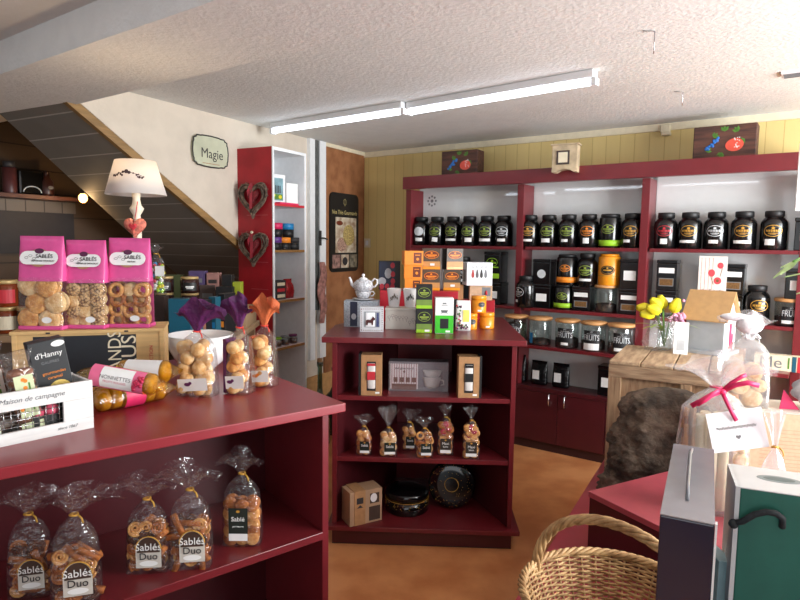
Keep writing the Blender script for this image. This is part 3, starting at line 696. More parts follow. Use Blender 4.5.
# left: mug gift boxes, teapot
PATT = mat('grey_sprigged_card', (178, 186, 196), .6, var=.18, scale=160)
t, w_, h_, y = carton('mug_carton', 'grey sprigged gift carton with a navy window under the teapot', 343, 379, 327, 301, TZ, .09, PATT, rz=-.05)
MB().rect(-w_ / 2 + .052, h_ / 2, .038, h_ * .94, y, seg=1).build('navy_strip', NAVY, t)
MB().ell(-w_ / 2 + .052, h_ * .4, .013, .016, y - .0006).build('mug_picture', mat('photo_grey', (176, 178, 184)), t)
MUGZ = TZ + h_ + .0006; P2 = t.location.copy()
t = thing('mug_carton', 'white gift carton with dotted border, dog mug and blue tie in its window', 'box', G(371.5, 332, TZ) + Vector((0, .03, 0)), .03)
MB().box(-.058, .058, -.03, .03, 0, .122).build('carton', mat('dotted_card', (206, 208, 212), .6, var=.05), t, bevel=.0015)
e = MB().rect(0, .062, .078, .078, -.0307, seg=1).build('window', mat('window_grey', (150, 154, 160), .5), t)
e = MB()
for k in range(12):
    u = (k + .5) / 12 * .108 - .054
    for q in ((u, .008), (u, .114)): e.ell(q[0], q[1], .0022, .0022, -.0309, 6)
    for q in ((-.051, u + .061), (.051, u + .061)): e.ell(q[0], q[1], .0022, .0022, -.0309, 6)
e.build('dotted_border', BROWN, t)
mg = MB().lathe([(.022, 0), (.023, .002), (.023, .068), (.021, .07)], 20, (-.008, -.0305, .026), sy=.12).build('mug', CERAM, t)
d = MB(); q = [(-.028, .035), (-.028, .058), (-.02, .062), (-.006, .06), (.002, .07), (.006, .078), (.012, .072), (.018, .066), (.014, .06), (.008, .056), (.006, .035), (0, .035), (-.002, .046), (-.018, .046), (-.02, .035)]
MB().prism([(a, b) for a, b in q], -.0365, -.0345).build('dog_motif', mat('tartan_brown', (84, 34, 34), .7, var=.3, scale=300), t)
MB().poly([(.022, .026), (.036, .026), (.034, .095), (.024, .095)], -.0315).build('blue_tie', mat('tie_blue', (70, 80, 130), .6, var=.25, scale=200), t)
# teapot on saucer and cup
tp = thing('teapot', 'white sprigged teapot for one standing on its cup and saucer', 'teapot', Vector((P2.x + .006, P2.y - .005, MUGZ)), .05); tp.scale = (.88, .88, .93)
SPR = mat('sprigged_white_china', (226, 228, 234), .16, var=.22, scale=110, coat=.4)
MB().lathe([(.0, 0), (.035, 0), (.05, .004), (.066, .010), (.067, .012), (.03, .010), (0, .009)], 32).build('saucer', SPR, tp)
c_ = MB().lathe([(.024, .0105), (.03, .013), (.043, .03), (.049, .052), (.047, .0525), (0, .05)], 32).build('cup', SPR, tp)
MB().tube([(.044, 0, .048), (.06, 0, .050), (.066, 0, .038), (.058, 0, .026), (.042, 0, .024)], .0038, 8).build('handle', CERAM, c_)
MB().lathe([(.045, .0532), (.055, .062), (.06, .08), (.055, .1), (.040, .114), (.022, .120), (0, .121)], 32).build('pot_body', SPR, tp)
MB().lathe([(.028, .1185), (.024, .124), (.010, .130), (.005, .133), (.010, .140), (.008, .148), (0, .150)], 24).build('lid', CERAM, tp)
MB().tube([(-.05, 0, .078), (-.068, 0, .09), (-.075, 0, .112), (-.083, 0, .13)], [.014, .011, .008, .006], 12).build('spout', CERAM, tp)
MB().tube([(.05, 0, .105), (.066, 0, .122), (.082, 0, .115), (.083, 0, .095), (.07, 0, .078), (.054, 0, .074)], .0055, 10).build('handle', CERAM, tp)
# floral lidded tin with two beakers
FLOR = mat('floral_cream_tin', (214, 208, 198), .4, var=.03)
t, w_, h_, y = carton('biscuit_tin', 'cream lidded tin with faint floral drawings between the dog box and green cartons', 384.5, 421, 329.5, 311, TZ, .10, FLOR, rz=-.04, cat='tin')
MB().box(-w_ / 2 - .002, w_ / 2 + .002, -.052, .052, h_ + .0004, h_ + .014).build('lid', FLOR, t, bevel=.003)
e = MB()
for k in range(9):
    cx, cz = -w_ / 2 + .02 + k * (w_ - .04) / 8, h_ * random.uniform(.3, .75); e.ring(cx, cz, .008, .007, .0014, y, 10); e.rect(cx, cz - .012, .0016, .016, y, .3, 1)
e.build('flower_drawings', mat('faded_mauve', (140, 122, 124), .6), t)
FZ = TZ + h_ + .0145
for k, (px, nm) in enumerate([(393.5, 'cream beaker with brown leaf drawing, left of the two on the tin'), (408.5, 'cream beaker with dark tree drawing, right of the two on the tin')]):
    p = Vector((t.location.x - w_ * .27 + k * w_ * .46, t.location.y, FZ))
    b = thing('beaker', nm, 'cup', p, .0, 'cream beakers')
    MB().lathe([(.024, 0), (.027, .003), (.037, .096), (.035, .0965), (.0335, .09), (.02, .01), (0, .008)], 28).build('cup_body', CERAM, b)
    e = MB()
    for j in range(5): e.rect((j - 2) * .005, .045 + .006 * j, .0025, .03, -.001, (j - 2) * .35, 1); e.ell((j - 2) * .008, .06 - abs(j - 2) * .006, .004, .007, -.001, 8)
    e.bend(.0335).build('leaf_drawing', mat('leaf_grey', (120, 110, 96), .6) if k == 0 else mat('tree_dark', (80, 84, 76), .6), b)
# green cartons
g = 'olive green tea cartons'
t, w_, h_, y = carton('tea_carton', 'olive and black tea carton with oval emblem, lower of the green pair', 415, 433, 333, 309, TZ, .07, BLACKM, rz=-.02, grp=g)
for k in range(2):
    if k: 
        tt = thing('tea_carton', 'olive and black tea carton with oval emblem, upper of the green pair', 'box', Vector((t.location.x - .002, t.location.y, TZ + h_ + .0006)), -.01, g)
        MB().box(-w_ / 2 + .003, w_ / 2 - .003, -.035, .035, 0, h_).build('carton', BLACKM, tt, bevel=.0015)
    else: tt = t
    e = MB(); e.m(0).rect(0, h_ * .2, w_ * .9, h_ * .36, -.0359, seg=1); e.m(1).rect(0, h_ * .08, w_ * .9, h_ * .13, -.0365, seg=1); e.build('green_panel', [mat('moss_green', (112, 140, 60), .5), LIME], tt)
    c = h_ * .68; e = MB(); e.ring(0, c, w_ * .36, h_ * .2, .002, -.0362); e.ell(0, c + .009, .006, .005, -.0364, 10); e.rect(0, c - .002, w_ * .52, .007, -.0364, seg=1); e.rect(0, c - .011, w_ * .36, .004, -.0364, seg=1); e.build('oval_emblem', GREEN, tt)
    if not k: MB().rect(.015, h_ * .1, .024, .01, -.037, seg=1).build('price_sticker', PAPER, tt)
# white and green tea
t, w_, h_, y = carton('tea_carton', 'white and bright green tea carton with cup drawing', 434.5, 453.5, 333.5, 298, TZ, .06, PAPER, rz=.02)
MB().rect(0, h_ * .26, w_ * .99, h_ * .5, y, seg=1).build('green_panel', mat('bright_green', (60, 190, 40), .5), t)
MB().rect(0, h_ * .28, w_ * .46, h_ * .28, y - .0006, seg=1).rect(.0, h_ * .28, .004, .02, y - .0006, .6, 1).build('black_square', BLACKM, t)
cup = MB(); cup.poly([(-.018, h_ * .66), (.018, h_ * .66), (.012, h_ * .585), (-.012, h_ * .585)], y - .0006); cup.ring(.0, h_ * .57, .018, .004, .0015, y - .0007); cup.rect(0, h_ * .8, .03, .003, y - .0006, seg=1).rect(0, h_ * .85, .018, .006, y - .0006, seg=1)
cup.build('cup_drawing', mat('drawing_grey', (96, 104, 104), .6), t); MB().rect(.018, h_ * .06, .022, .009, y - .001, seg=1).build('price_sticker', PAPER, t)
t, w_, h_, y = carton('tea_carton', 'black tea carton just behind the white and green carton', 441, 458, 326, 299.5, TZ, .05, BLACKM, rz=.02)
# colourful pouch
def floral_pouch(label, p, w_, h_, rz):
    t = thing('tea_pouch', label, 'packet', p, rz)
    def ring(z, a, b, dx=0): return [Vector((dx + a * math.copysign(abs(math.cos(x)) ** .45, math.cos(x)), b * math.copysign(abs(math.sin(x)) ** .6, math.sin(x)), z)) for x in [2 * PI * i / 24 for i in range(24)]]
    b = MB(); b.smooth = True
    b.loft([ring(0, w_ / 2, .024), ring(h_ * .3, w_ / 2, .026), ring(h_ * .7, w_ * .47, .02), ring(h_ * .92, w_ * .45, .006), ring(h_, w_ * .45, .002)]).build('pouch', PAPER, t)
    e = [MB() for _ in range(4)]
    for j in range(46):
        k = j % 4; x = random.uniform(-w_ * .42, -.002) if j % 5 else random.uniform(-w_ * .4, w_ * .35); z = random.uniform(.01, h_ * .85 if x < -.01 else h_ * .2); e[k].ell(x, z, .0045, .005, -.0262 + (max(0, z / h_ - .45)) * .022 - .0004 * k, 8)
    for k, m_ in enumerate((REDI, LEAF, PURPL, DARKI)): e[k].build('flower_print', m_, t)
    MB().rect(w_ * .2, h_ * .5, w_ * .42, h_ * .4, -.0268, seg=1).build('yellow_panel', mat('pale_yellow', (240, 224, 110), .5), t)
floral_pouch('white pouch with coloured blossoms and yellow panel leaning beside the amber tins', G(463.5, 331, TZ) + Vector((0, .03, 0)), .078, .152, -.12)
# amber round tins
for k, (px, py, z, R, h, nm) in enumerate([(471.5, 330, TZ, .032, .075, 'small amber tin with black oval, lower left of three'), (487.5, 329, TZ, .038, .082, 'small amber tin, lower right of three'), (479.5, 0, TZ + .082, .039, .088, 'small amber tin with black oval, on top of the other two')]):
    p = G(px, py, z) if py else Vector(((LASTX + px0_) / 2, LASTY - .0, z + .0006))
    if k == 0: px0_ = p.x; p.y += .035
    if k == 1: LASTX = p.x; LASTY = p.y + .035; p.y += .035
    if k == 0: hk = .0825
    t = thing('amber_tin', nm, 'tin', p, .0, 'amber tea tins')
    hb = .082 if k < 2 else h
    MB().lathe([(R - .001, 0), (R, .003), (R, hb * .74), (R - .001, hb * .745)], 28).build('body', AMBER, t)
    MB().lathe([(R + .0008, hb * .75), (R + .0008, hb - .003), (R - .002, hb), (0, hb)], 28).build('lid', AMBER, t)
    if k != 1:
        e = MB(); e.m(1).ell(.006 if k == 0 else .012, hb * .5, .017, .014, -.0022); e.m(0).ring(.006 if k == 0 else .012, hb * .5, .014, .011, .0012, -.0026); e.rect(.006 if k == 0 else .012, hb * .5, .018, .003, -.0027); e.bend(R).build('emblem', [GREYM, PLATE], t)
    if k != 0: MB().rect(.0, hb * .14, .02, .009, -.0009).bend(R).build('price_sticker', PAPER, t)
# kraft cartons and white droplet box on the narrow riser
q = t2.location
t = thing('infuser_carton', 'kraft carton with clear window and red charm above the amber tins', 'box', Vector((q.x + .004, q.y, TZ + h2_ + .0006)), -.03)
MB().box(-.06, .07, -.04, .04, 0, .085).build('carton', KRAFTL, t, bevel=.001); MB().rect(.035, .05, .05, .05, -.0407, seg=1).build('window', GREYM, t)
MB().lathe([(0, 0), (.007, .004), (.006, .02), (.002, .026), (0, .03)], 12, (.035, -.043, .03)).build('red_charm', REDI, t)
t = thing('kraft_carton', 'slim plain kraft carton standing left of the charm carton', 'box', Vector((q.x - .1, q.y + .02, TZ)), -.03)
MB().box(-.03, .01, -.03, .03, 0, h2_ + .086).build('carton', KRAFT, t, bevel=.001)
t = thing('droplet_carton', 'white carton printed with four hanging tea infusers, on the kraft cartons', 'box', Vector((q.x - .012, q.y, TZ + h2_ + .0866)), .12)
MB().box(-.075, .075, -.06, .06, 0, .132).build('carton', mat('white_card', (228, 230, 236), .5, var=.02), t, bevel=.0015)
cols = [mat('infuser_red', (170, 50, 48), .4), mat('infuser_slate', (90, 80, 84), .4), DARKI, mat('infuser_grey', (110, 112, 116), .4)]
for k in range(4):
    x = -.04 + k * .025
    e = MB(); e.m(1).ring(x, .108, .007, .007, .002, -.0607, 14); e.m(0).poly([(x - .003, .092), (x - .009, .062), (x - .008, .05), (x, .042), (x + .008, .05), (x + .009, .062), (x + .003, .092)], -.0607)
    e.build('infuser_picture', [cols[k], DARKI], t)
MB().add([(-.0758, .03, .02), (-.0758, -.03, .02), (-.0758, -.03, .09), (-.0758, .03, .09)], [(0, 1, 2, 3)]).build('side_print', GREYM, t)

# ---- shelf 1 of the centre display
def window_box(label, px0, px1, tin, sidem):
    p = G((px0 + px1) / 2, 397.0, SU[0]); p.z = SU[0] + .0002
    w_ = (px1 - px0) * p.y / FPX; a = UA * 1 + (.03 if px0 < 400 else .05); h = .195
    p = U((p.x - U0.x) / UX.x, .055, p.z)
    t = thing('gift_carton', label, 'box', p, a)
    MB().box(-w_ / 2, w_ / 2, -.04, .04, 0, h).build('carton', KRAFT, t, bevel=.001)
    s_ = -1 if px0 < 400 else 1
    MB().box(min(s_ * (w_ / 2 + .0006), s_ * (w_ / 2 + .012)), max(s_ * (w_ / 2 + .0006), s_ * (w_ / 2 + .012)), -.038, .04, 0.001, h + .004).build('black_sleeve', BLACKM, t)
    MB().rect(0, h * .48, w_ * .44, h * .72, -.0406, seg=1).build('window', BLACKM, t)
    MB().lathe([(.017, 0), (.019, .004), (.019, .118), (.016, .122), (0, .122)], 20, (0, -.040, .034), sy=.35).build('tube', tin, t)
    for cz_, hz_ in ((.097, .040), (.15, .012)): MB().rect(0, cz_, .038, hz_, -.0475, seg=1).build('tube_print', REDI if px0 < 400 else BLACKM, t)
    MB().rect(w_ * .3, .014, .02, .009, -.0408, seg=1).build('price_sticker', PAPER, t)
window_box('kraft carton with window showing a red and white tube, left end of the upper shelf', 360, 381, mat('tube_white', (220, 214, 210), .5), BLACK)
window_box('kraft carton with window showing a black and white tube, right end of the upper shelf', 457, 478, mat('tube_white', (220, 214, 210), .5), BLACK)
t = thing('mug_set', 'clear fronted set of a patterned recipe card and grey cappuccino cup on the upper shelf', 'box', U(.405, .16, SU[0] + .0002), UA)
MB().box(-.145, .145, -.035, .045, 0, .145).build('carton', mat('mauve_grey_card', (120, 112, 118), .5), t, bevel=.001)
MB().rect(-.07, .072, .135, .125, -.0356, seg=1).build('striped_card', planks('striped_card', (216, 204, 206), (160, 110, 116), .012, 'X', gap=.3, var=.0), t)
e = MB()
for k in range(4): e.rect(-.112 + k * .03, .055, .02, .024, -.0362, seg=1)
e.rect(-.07, .02, .12, .03, -.0362, seg=1).ell(-.07, .095, .006, .006, -.0363, 8); e.build('cake_picture', mat('cake_brown', (120, 80, 70), .6), t)
text('thé gourmand', .016, DARKI, t, (-.07, -.0364, .112))
cp = MB().lathe([(.02, 0), (.034, .01), (.044, .05), (.043, .055), (0, .05)], 24, (.065, -.036, .016), sy=.25).lathe([(.022, .0), (.038, .012), (.048, .04), (0, .04)], 24, (.068, -.036, .066), sy=.2).build('cup', mat('taupe_china', (190, 182, 180), .3), t)
MB().tube([(.105, -.04, .06), (.122, -.04, .055), (.124, -.04, .036), (.108, -.04, .03)], .004, 8).build('cup_handle', mat('taupe_china', (160, 148, 146), .3), t)
fz = MB().box(-.146, .146, -.052, -.0505, 0, .146).build('clear_front', film('clear_box_film', milky=.03, gloss=.12, bump=0), t)

# ---- biscuits and bags
def bm_round(R=.024, h=.010):
    b = MB(); b.lathe([(R * .4, 0), (R * .92, .001), (R, h * .45), (R * .9, h * .85), (R * .5, h), (0, h)], 18); return b
def bm_swirl(R=.023):
    b = MB(); pts = []
    for i in range(34):
        u = i / 33; a = u * 4.6 * PI; r = R * (.12 + .76 * u); pts.append((r * math.cos(a), r * math.sin(a), 0.004))
    b.tube(pts, .0042, 6); return b
def bm_stick(): 
    b = MB(); b.smooth = True; b.box(-.032, .032, -.008, .008, 0, .012); b.smooth = False; return b
MESH = {}
def biscuit(kind, m, parent, mx):
    key = (kind, m.name)
    if key not in MESH:
        b = {'round': bm_round, 'swirl': bm_swirl, 'small': lambda: bm_round(.019, .012), 'ball': lambda: MB().sph((0, 0, .012), .021, .021, .014, 14), 'big': lambda: bm_round(.036, .012), 'ring': lambda: MB().tube([(.02 * math.cos(2 * PI * i / 18), .02 * math.sin(2 * PI * i / 18), .006) for i in range(18)], .007, 8, closed=True), 'stick': bm_stick}[kind]()
        o = b.build('biscuit', m); MESH[key] = o.data; bpy.data.objects.remove(o)
    o = bpy.data.objects.new('biscuit', MESH[key]); COL.objects.link(o); o.parent = parent; o.matrix_local = mx
    return o
def fill(parent, w_, d_, h_, kinds, step=.03, sc=1.0, tilt=1.0, seed=1):
    rnd = random.Random(seed); z = .014; n = 0; row = 0
    nx = max(1, int(w_ / (step * 1.15)))
    while z < h_ - step * .3:
        for j in (0, 1):
            for i in range(nx):
                x = (i - (nx - 1) / 2) * (w_ * .92 / nx) + rnd.uniform(-.003, .003) + (step * .2 if row % 2 else -step * .2) * (nx < 3)
                y = (-d_ * .24 if j == 0 else d_ * .22) + rnd.uniform(-.002, .002)
                kd, m = kinds[rnd.randrange(len(kinds))]
                mx = Matrix.Translation((x, y, z + rnd.uniform(-.003, .003) + step * .3)) @ Matrix.Rotation(rnd.uniform(-.5, .5) * tilt, 4, 'Y') @ Matrix.Rotation(PI / 2 + rnd.uniform(-.6, .25) * tilt, 4, 'X') @ Matrix.Rotation(rnd.uniform(0, 6), 4, 'Z') @ Matrix.Scale(sc, 4)
                biscuit(kd, m, parent, mx); n += 1
        z += step * .95; row += 1
def sq(w_, d_, z, n=32, e=.5, dx=0, dy=0, wob=0, ph=0, rnd=None):
    r = []
    for i in range(n):
        a = 2 * PI * i / n; c, s_ = math.cos(a), math.sin(a); k = 1 + wob * math.sin(5 * a + ph) + wob * .7 * math.sin(9 * a + 2 * ph)
        r.append(Vector((dx + w_ / 2 * k * math.copysign(abs(c) ** e, c), dy + d_ / 2 * k * math.copysign(abs(s_) ** e, s_), z)))
    return r
def cello_bag(name, label, loc, rz, w_, d_, hb, hn, hf, fw_, kinds, film_m=CLEAR, top_m=None, step=.03, sc=1, fill_h=None, tie_m=GOLD, seed=1, lean=0, cat='packet', grp=None, tiew=.010, rise=.55):
    """gusseted bag: square body, gathered neck, fanned crown"""
    t = thing(name, label, cat, loc, rz, grp)
    rn = random.Random(seed)
    b = MB(); b.smooth = True
    prof = [(w_, d_, 0.001, .35), (w_ * 1.02, d_ * 1.03, .012, .4), (w_ * 1.03, d_ * 1.05, hb * .35, .5), (w_ * 1.0, d_, hb * .65, .55), (w_ * .9, d_ * .9, hb, .6), (w_ * .62, d_ * .62, hb + (hn - hb) * .5, .75), (w_ * .3, d_ * .35, hb + (hn - hb) * .82, .9), (tiew * 1.5, tiew * 1.3, hn, 1)]
    rings = [sq(a, c, z, e=e, wob=.012 + .05 * (k > 4), ph=rn.uniform(0, 6), dx=lean * z) for k, (a, c, z, e) in enumerate(prof)]
    b.loft(rings, True, False); b.build('bag_body', film_m, t)
    # crown: a fan that opens out over the tie and folds
    f = MB(); f.smooth = True; rings = []; dxr = rn.uniform(-.15, .15)
    for k in range(6):
        u = k / 5; ww = tiew * 1.5 + (fw_ - tiew) * (u ** .8); dd = tiew * 1.3 + fw_ * (.22 + .12 * rn.random()) * u
        ring = []
        for i in range(40):
            a = 2 * PI * i / 40; fold = .16 * u * math.sin(7 * a + seed) + .12 * u * math.sin(11 * a + 2 * seed)
            x = lean * hn + dxr * u * fw_ + ww / 2 * math.cos(a) * (1 + fold * .5); y = dd / 2 * math.sin(a) * (1 + fold * 2)
            z = hn + hf * (u ** .75) * (1 - (1 - rise) * abs(math.cos(a)) ** 1.5 * u + .10 * u * math.sin(5 * a + seed))
            ring.append(Vector((x, y, z)))
        rings.append(ring)
    f.loft(rings, False, False); f.build('bag_crown', top_m or film_m, t)
    tp_ = MB(); tp_.tube([(lean * hn + tiew * math.cos(2 * PI * i / 12), tiew * math.sin(2 * PI * i / 12), hn + .001 * math.sin(i)) for i in range(12)], .0028, 6, closed=True)
    tp_.tube([(lean * hn + tiew, -.004, hn), (lean * hn + tiew + .010, -.009, hn - .008), (lean * hn + tiew + .013, -.01, hn - .02)], .002, 6)
    tp_.build('tie', tie_m, t)
    if kinds: fill(t, w_ * .9, d_ * .82, fill_h or hb, kinds, step, sc, seed=seed)
    return t
def duo_label(t, y, cz, w_=.062, h_=.078, x=0):
    e = MB(); k = h_ / .078
    out = [(-w_ / 2, -h_ * .5), (w_ / 2, -h_ * .5), (w_ / 2, h_ * .1)] + [(w_ / 2 * math.cos(a), h_ * .1 + h_ * .4 * math.sin(a)) for a in [PI * j / 12 for j in range(1, 12)]] + [(-w_ / 2, h_ * .1)]
    e.m(0).poly(out, 0); e.m(1).poly([(a * .9, b * .94 if b > 0 else b) for a, b in [(-w_ / 2, -.001), (w_ / 2, -.001)] + [q for q in out if q[1] > -h_ * .1]] , -.0004)
    arc = [(w_ / 2 * math.cos(PI * j / 14), -.0014, h_ * .1 + h_ * .4 * math.sin(PI * j / 14)) for j in range(15)]
    o = e.build('label', [mat('label_stone', (206, 200, 190), .6), mat('label_brown', (66, 44, 34), .5)], t, loc=(x, y, cz))
    gl = MB().tube(arc, .0016, 6).build('gold_arch', GOLD, o)
    text('Sablés', .0245 * k, PAPER, o, (0, -.0018, .0125 * k), ext=.0005)
    text('Duo', .024 * k, DARKI, o, (0, -.0018, -.0105 * k), ext=.0005)
    MB().ell(0, -.028 * k, w_ * .36, .007 * k, -.0008).build('pale_oval', PAPER, o)
def small_label(t, y, cz, w_, h_, l1, l2, x=0, bg=None):
    e = MB(); e.m(0).rect(0, h_ * .08, w_, h_ * .84, 0, seg=1); e.m(1).rect(0, -h_ * .4, w_ * .98, h_ * .22, -.0005, seg=1)
    o = e.build('label', [bg or mat('label_dark_green', (22, 34, 28), .5), PAPER], t, loc=(x, y, cz))
    text(l1, w_ * .34, PAPER, o, (0, -.0014, h_ * .16), ext=.0004); 
    if l2: text(l2, w_ * .2 if len(l2) < 7 else w_ * .13, PAPER, o, (0, -.0014, -h_ * .06), ext=.0004)
    MB().ell(0, h_ * .4, w_ * .1, w_ * .07, -.0008, 10).build('gold_crest', GOLD, o)
    return o
# six small bags on the middle shelf
small = [(363.5, 456, 415, .074, 'Sablé', BISCD, 'round', 'leftmost clear bag of golden biscuits on the middle shelf of the central display', 0),
         (388, 458, 406, .084, 'Sablé', BISCL, 'round', 'second clear bag from the left, pale biscuits, on the middle shelf of the central display', .1),
         (409, 451, 409, .068, 'Sablé', BISC, 'small', 'small clear biscuit bag set back, third from the left on the middle shelf', .0),
         (424.5, 459, 417, .080, 'Sablé', BISCD, 'ring', 'clear biscuit bag standing in front, fourth from the left on the middle shelf', .1),
         (445.5, 456, 405, .078, 'Max', BISCD, 'round', 'tall clear bag with red topped biscuits, second from the right on the middle shelf', 0),
         (471.5, 461, 406, .080, 'Max', BISC, 'round', 'tall clear bag with brown label at the right of the middle shelf', 0)]
for k, (px, pyb, pyt, w_, nm, m_, kd, lb, rz) in enumerate(small):
    p = G(px, pyb, SU[1]); p.y += .022
    y_ = (p - U0).dot(UY); 
    if y_ < .035: p = p + UY * (.035 - y_)
    p.z = SU[1] + .0003
    tall = k > 3; hb = .105 if not tall else .15; hn = hb + .035
    pt = PL(px, pyt, p, 0).z - SU[1]
    t = cello_bag('biscuit_bag', lb, p, UA + rz, w_, .045, hb, hn, max(.02, (pt - hn)), .10 if not tall else .065, [(kd, m_), (kd, BISC)], CLEAR, step=.022, sc=.74, seed=20 + k, grp='small biscuit bags', tiew=.007, rise=.8)
    if tall:
        small_label(t, -.0255, hb * .34, w_ * .66, .07, 'Maxi', 'Sablés', bg=mat('label_umber', (48, 38, 30), .5))
        for j in range(3): biscuit('round', mat('red_jam_biscuit', (176, 26, 56), .4), t, Matrix.Translation(((-.012, .012, 0)[j], -.012, hb * (.78 + .12 * j))) @ Matrix.Rotation(PI / 2 - .2, 4, 'X') @ Matrix.Scale(.6, 4))
    else: small_label(t, -.0255, hb * .42, w_ * .62, .056, 'Sablé', 'des Marins' if False else '', x=.006)
# bottom shelf
t = thing('wooden_gift_case', 'small wooden gift case with kraft sleeve on the bottom shelf', 'box', G(361, 524, .1) + Vector((0, .05, .0003)), .5)
MB().box(-.085, .085, -.05, .05, 0, .165).build('case', mat('raw_poplar', (186, 150, 118), .7, var=.1, scale=8), t, bevel=.001)
MB().box(-.062, -.005, -.053, .053, -.0 + .0005, .168).build('kraft_sleeve', KRAFT, t); MB().rect(-.034, .12, .035, .03, -.0536, seg=1).poly([(-.05, .085), (-.034, .1), (-.018, .085)], -.0538).build('printed_mark', DARKI, t)
MB().rect(.045, .12, .05, .05, -.0507, seg=1).rect(.045, .045, .06, .07, -.0507, seg=1).build('opening_shade', mat('shadow_brown', (70, 50, 40), .8), t)  # flat patches that paint in the shade of the case's hollows
MB().ell(.04, .122, .018, .022, -.0512).build('white_cup', CERAM, t)
LACQ = mat('black_lacquer', (12, 12, 14), .14, var=0, coat=.3)
def lacquer_tin(label, loc, rz, R, h, upright=False):
    t = thing('lacquered_tin', label, 'tin', loc, rz)
    mx = Matrix.Identity(4)
    if upright: mx = Matrix.Translation((0, 0, R * 1.01)) @ Matrix.Rotation(PI / 2 - .16, 4, 'X')
    MB().lathe([(R - .004, 0), (R, .004), (R, h * .62)], 40, mx=mx).build('body', LACQ, t)
    MB().lathe([(R + .002, h * .625), (R + .002, h * .9), (R - .01, h), (R * .6, h + .003), (0, h + .004)], 40, mx=mx).build('lid', LACQ, t)
    e = MB(); rn = random.Random(5)
    for k in range(90):
        a = rn.uniform(0, 2 * PI)
        if upright:
            r = R * rn.choice([.72, .78, .9, .5]) + rn.uniform(-.006, .006); q = mx @ Vector((r * math.cos(a), r * math.sin(a), h + .003))
        else:
            a = rn.uniform(PI, 2 * PI); q = Vector(((R + .0015) * math.cos(a), (R + .0015) * math.sin(a), rn.uniform(h * .3, h * .6) if k % 3 else h * .62))
        e.sph(q, .0016, n=6)
    if upright:
        e.tube([mx @ Vector((R * .3 * math.cos(2 * PI * i / 20), R * .3 * math.sin(2 * PI * i / 20), h + .004)) for i in range(20)], .0015, 5, closed=True)
    else: e.tube([((R + .003) * math.cos(2 * PI * i / 40), (R + .003) * math.sin(2 * PI * i / 40), h * .62) for i in range(40)], .0014, 5, closed=True)
    e.build('gold_speckles', GOLD, t)
lacquer_tin('round black lacquered tin with gold speckled rim lying on the bottom shelf', G(407, 519, .1) + Vector((0, .12, .0003)), 0, .108, .11)
lacquer_tin('round black lacquered tin with gold rings standing on edge on the bottom shelf', G(455, 508, .1) + Vector((-.01, .06, .0003)), -.15, .117, .08, True)

# ================================================================== FRONT COUNTER (left)
CZ = .95; C0 = G(346, 403, CZ); CL = G(0, 468, CZ); CA = math.atan2(C0.y - CL.y, C0.x - CL.x)
CX = Vector((math.cos(CA), math.sin(CA), 0)); CY = Vector((-CX.y, CX.x, 0))
def C(x, y, z=0): return Vector((C0.x, C0.y, 0)) + CX * x + CY * y + Vector((0, 0, z))
ct = thing('sales_counter', 'large maroon counter at left with overhanging top and an open lower shelf', 'counter', C(0, 0), CA)
MB().box(-1.75, 0, 0, 1.0, CZ - .028, CZ).build('top', REDT, ct, bevel=.003)
MB().box(-.072, -.05, .022, .97, 0.004, CZ - .0285).build('end_panel', RED, ct, bevel=.001)
MB().box(-1.70, -.0725, .42, .44, 0.004, CZ - .0285).build('back_panel', REDD, ct)
MB().box(-1.70, -.0725, .016, .4195, .520, .545).build('shelf', RED, ct, bevel=.002)
MB().box(-1.70, -.0725, .03, .4195, .10, .125).build('shelf', REDD, ct)
sd = (G(24, 462, CZ) - C0).dot(CX)
MB().box(-.95, -.93, .20, .4195, .5455, CZ - .0285).build('divider', RED, ct)
CZ += .0004
def cpos(px, py, z, dy=0): p = G(px, py, z); return p + Vector((0, dy, 0))

# pine wine case with three pink bags
q0 = G(165, 388, CZ); q1 = G(14, 396, CZ); ba = math.atan2(q0.y - q1.y, q0.x - q1.x); bw_ = (q0 - q1).length
bh = PL(165, 328, q0, 0).z - CZ
wc = thing('wooden_wine_case', 'pale pine case with black printed front on the counter, under the pink bags', 'case', (q0 + q1) / 2, ba)
MB().box(-bw_ / 2, bw_ / 2, .0105, .17, 0, bh - .011).box(-bw_ / 2, -bw_ / 2 + .014, 0, .01, 0, bh - .011).box(bw_ / 2 - .014, bw_ / 2, 0, .01, 0, bh - .011).build('case', PINE, wc, bevel=.001)
MB().box(-bw_ / 2 + .0145, bw_ / 2 - .0145, .004, .01, 0.002, bh - .012).build('front_panel', PINE, wc)
MB().box(-bw_ / 2 - .004, bw_ / 2 + .003, -.004, .174, bh - .0105, bh).build('lid', PINE, wc, bevel=.001)
MB().rect(-.03 * bw_, bh * .48, bw_ * .675, bh * .86, .0034, seg=1).build('black_print', mat('print_charcoal', (30, 34, 40), .6), wc)
xr_ = bw_ * .5
text('GRANDS', .058, CREAM, wc, (bw_ * .165, .0028, bh * .48), spin=PI / 2, sx=.88)
text('CRUS', .066, CREAM, wc, (bw_ * .262, .0028, bh * .50), spin=PI / 2, sx=1.0)
text('COLLECTION', .016, REDI, wc, (xr_ - .04, .0028, bh * .48), spin=PI / 2)
for x in (-.12, .11): MB().box(x - .006, x + .006, -.0052, -.0045, bh - .009, bh - .004).build('metal_clip', DARKI, wc)
TOPC = CZ + bh + .0004
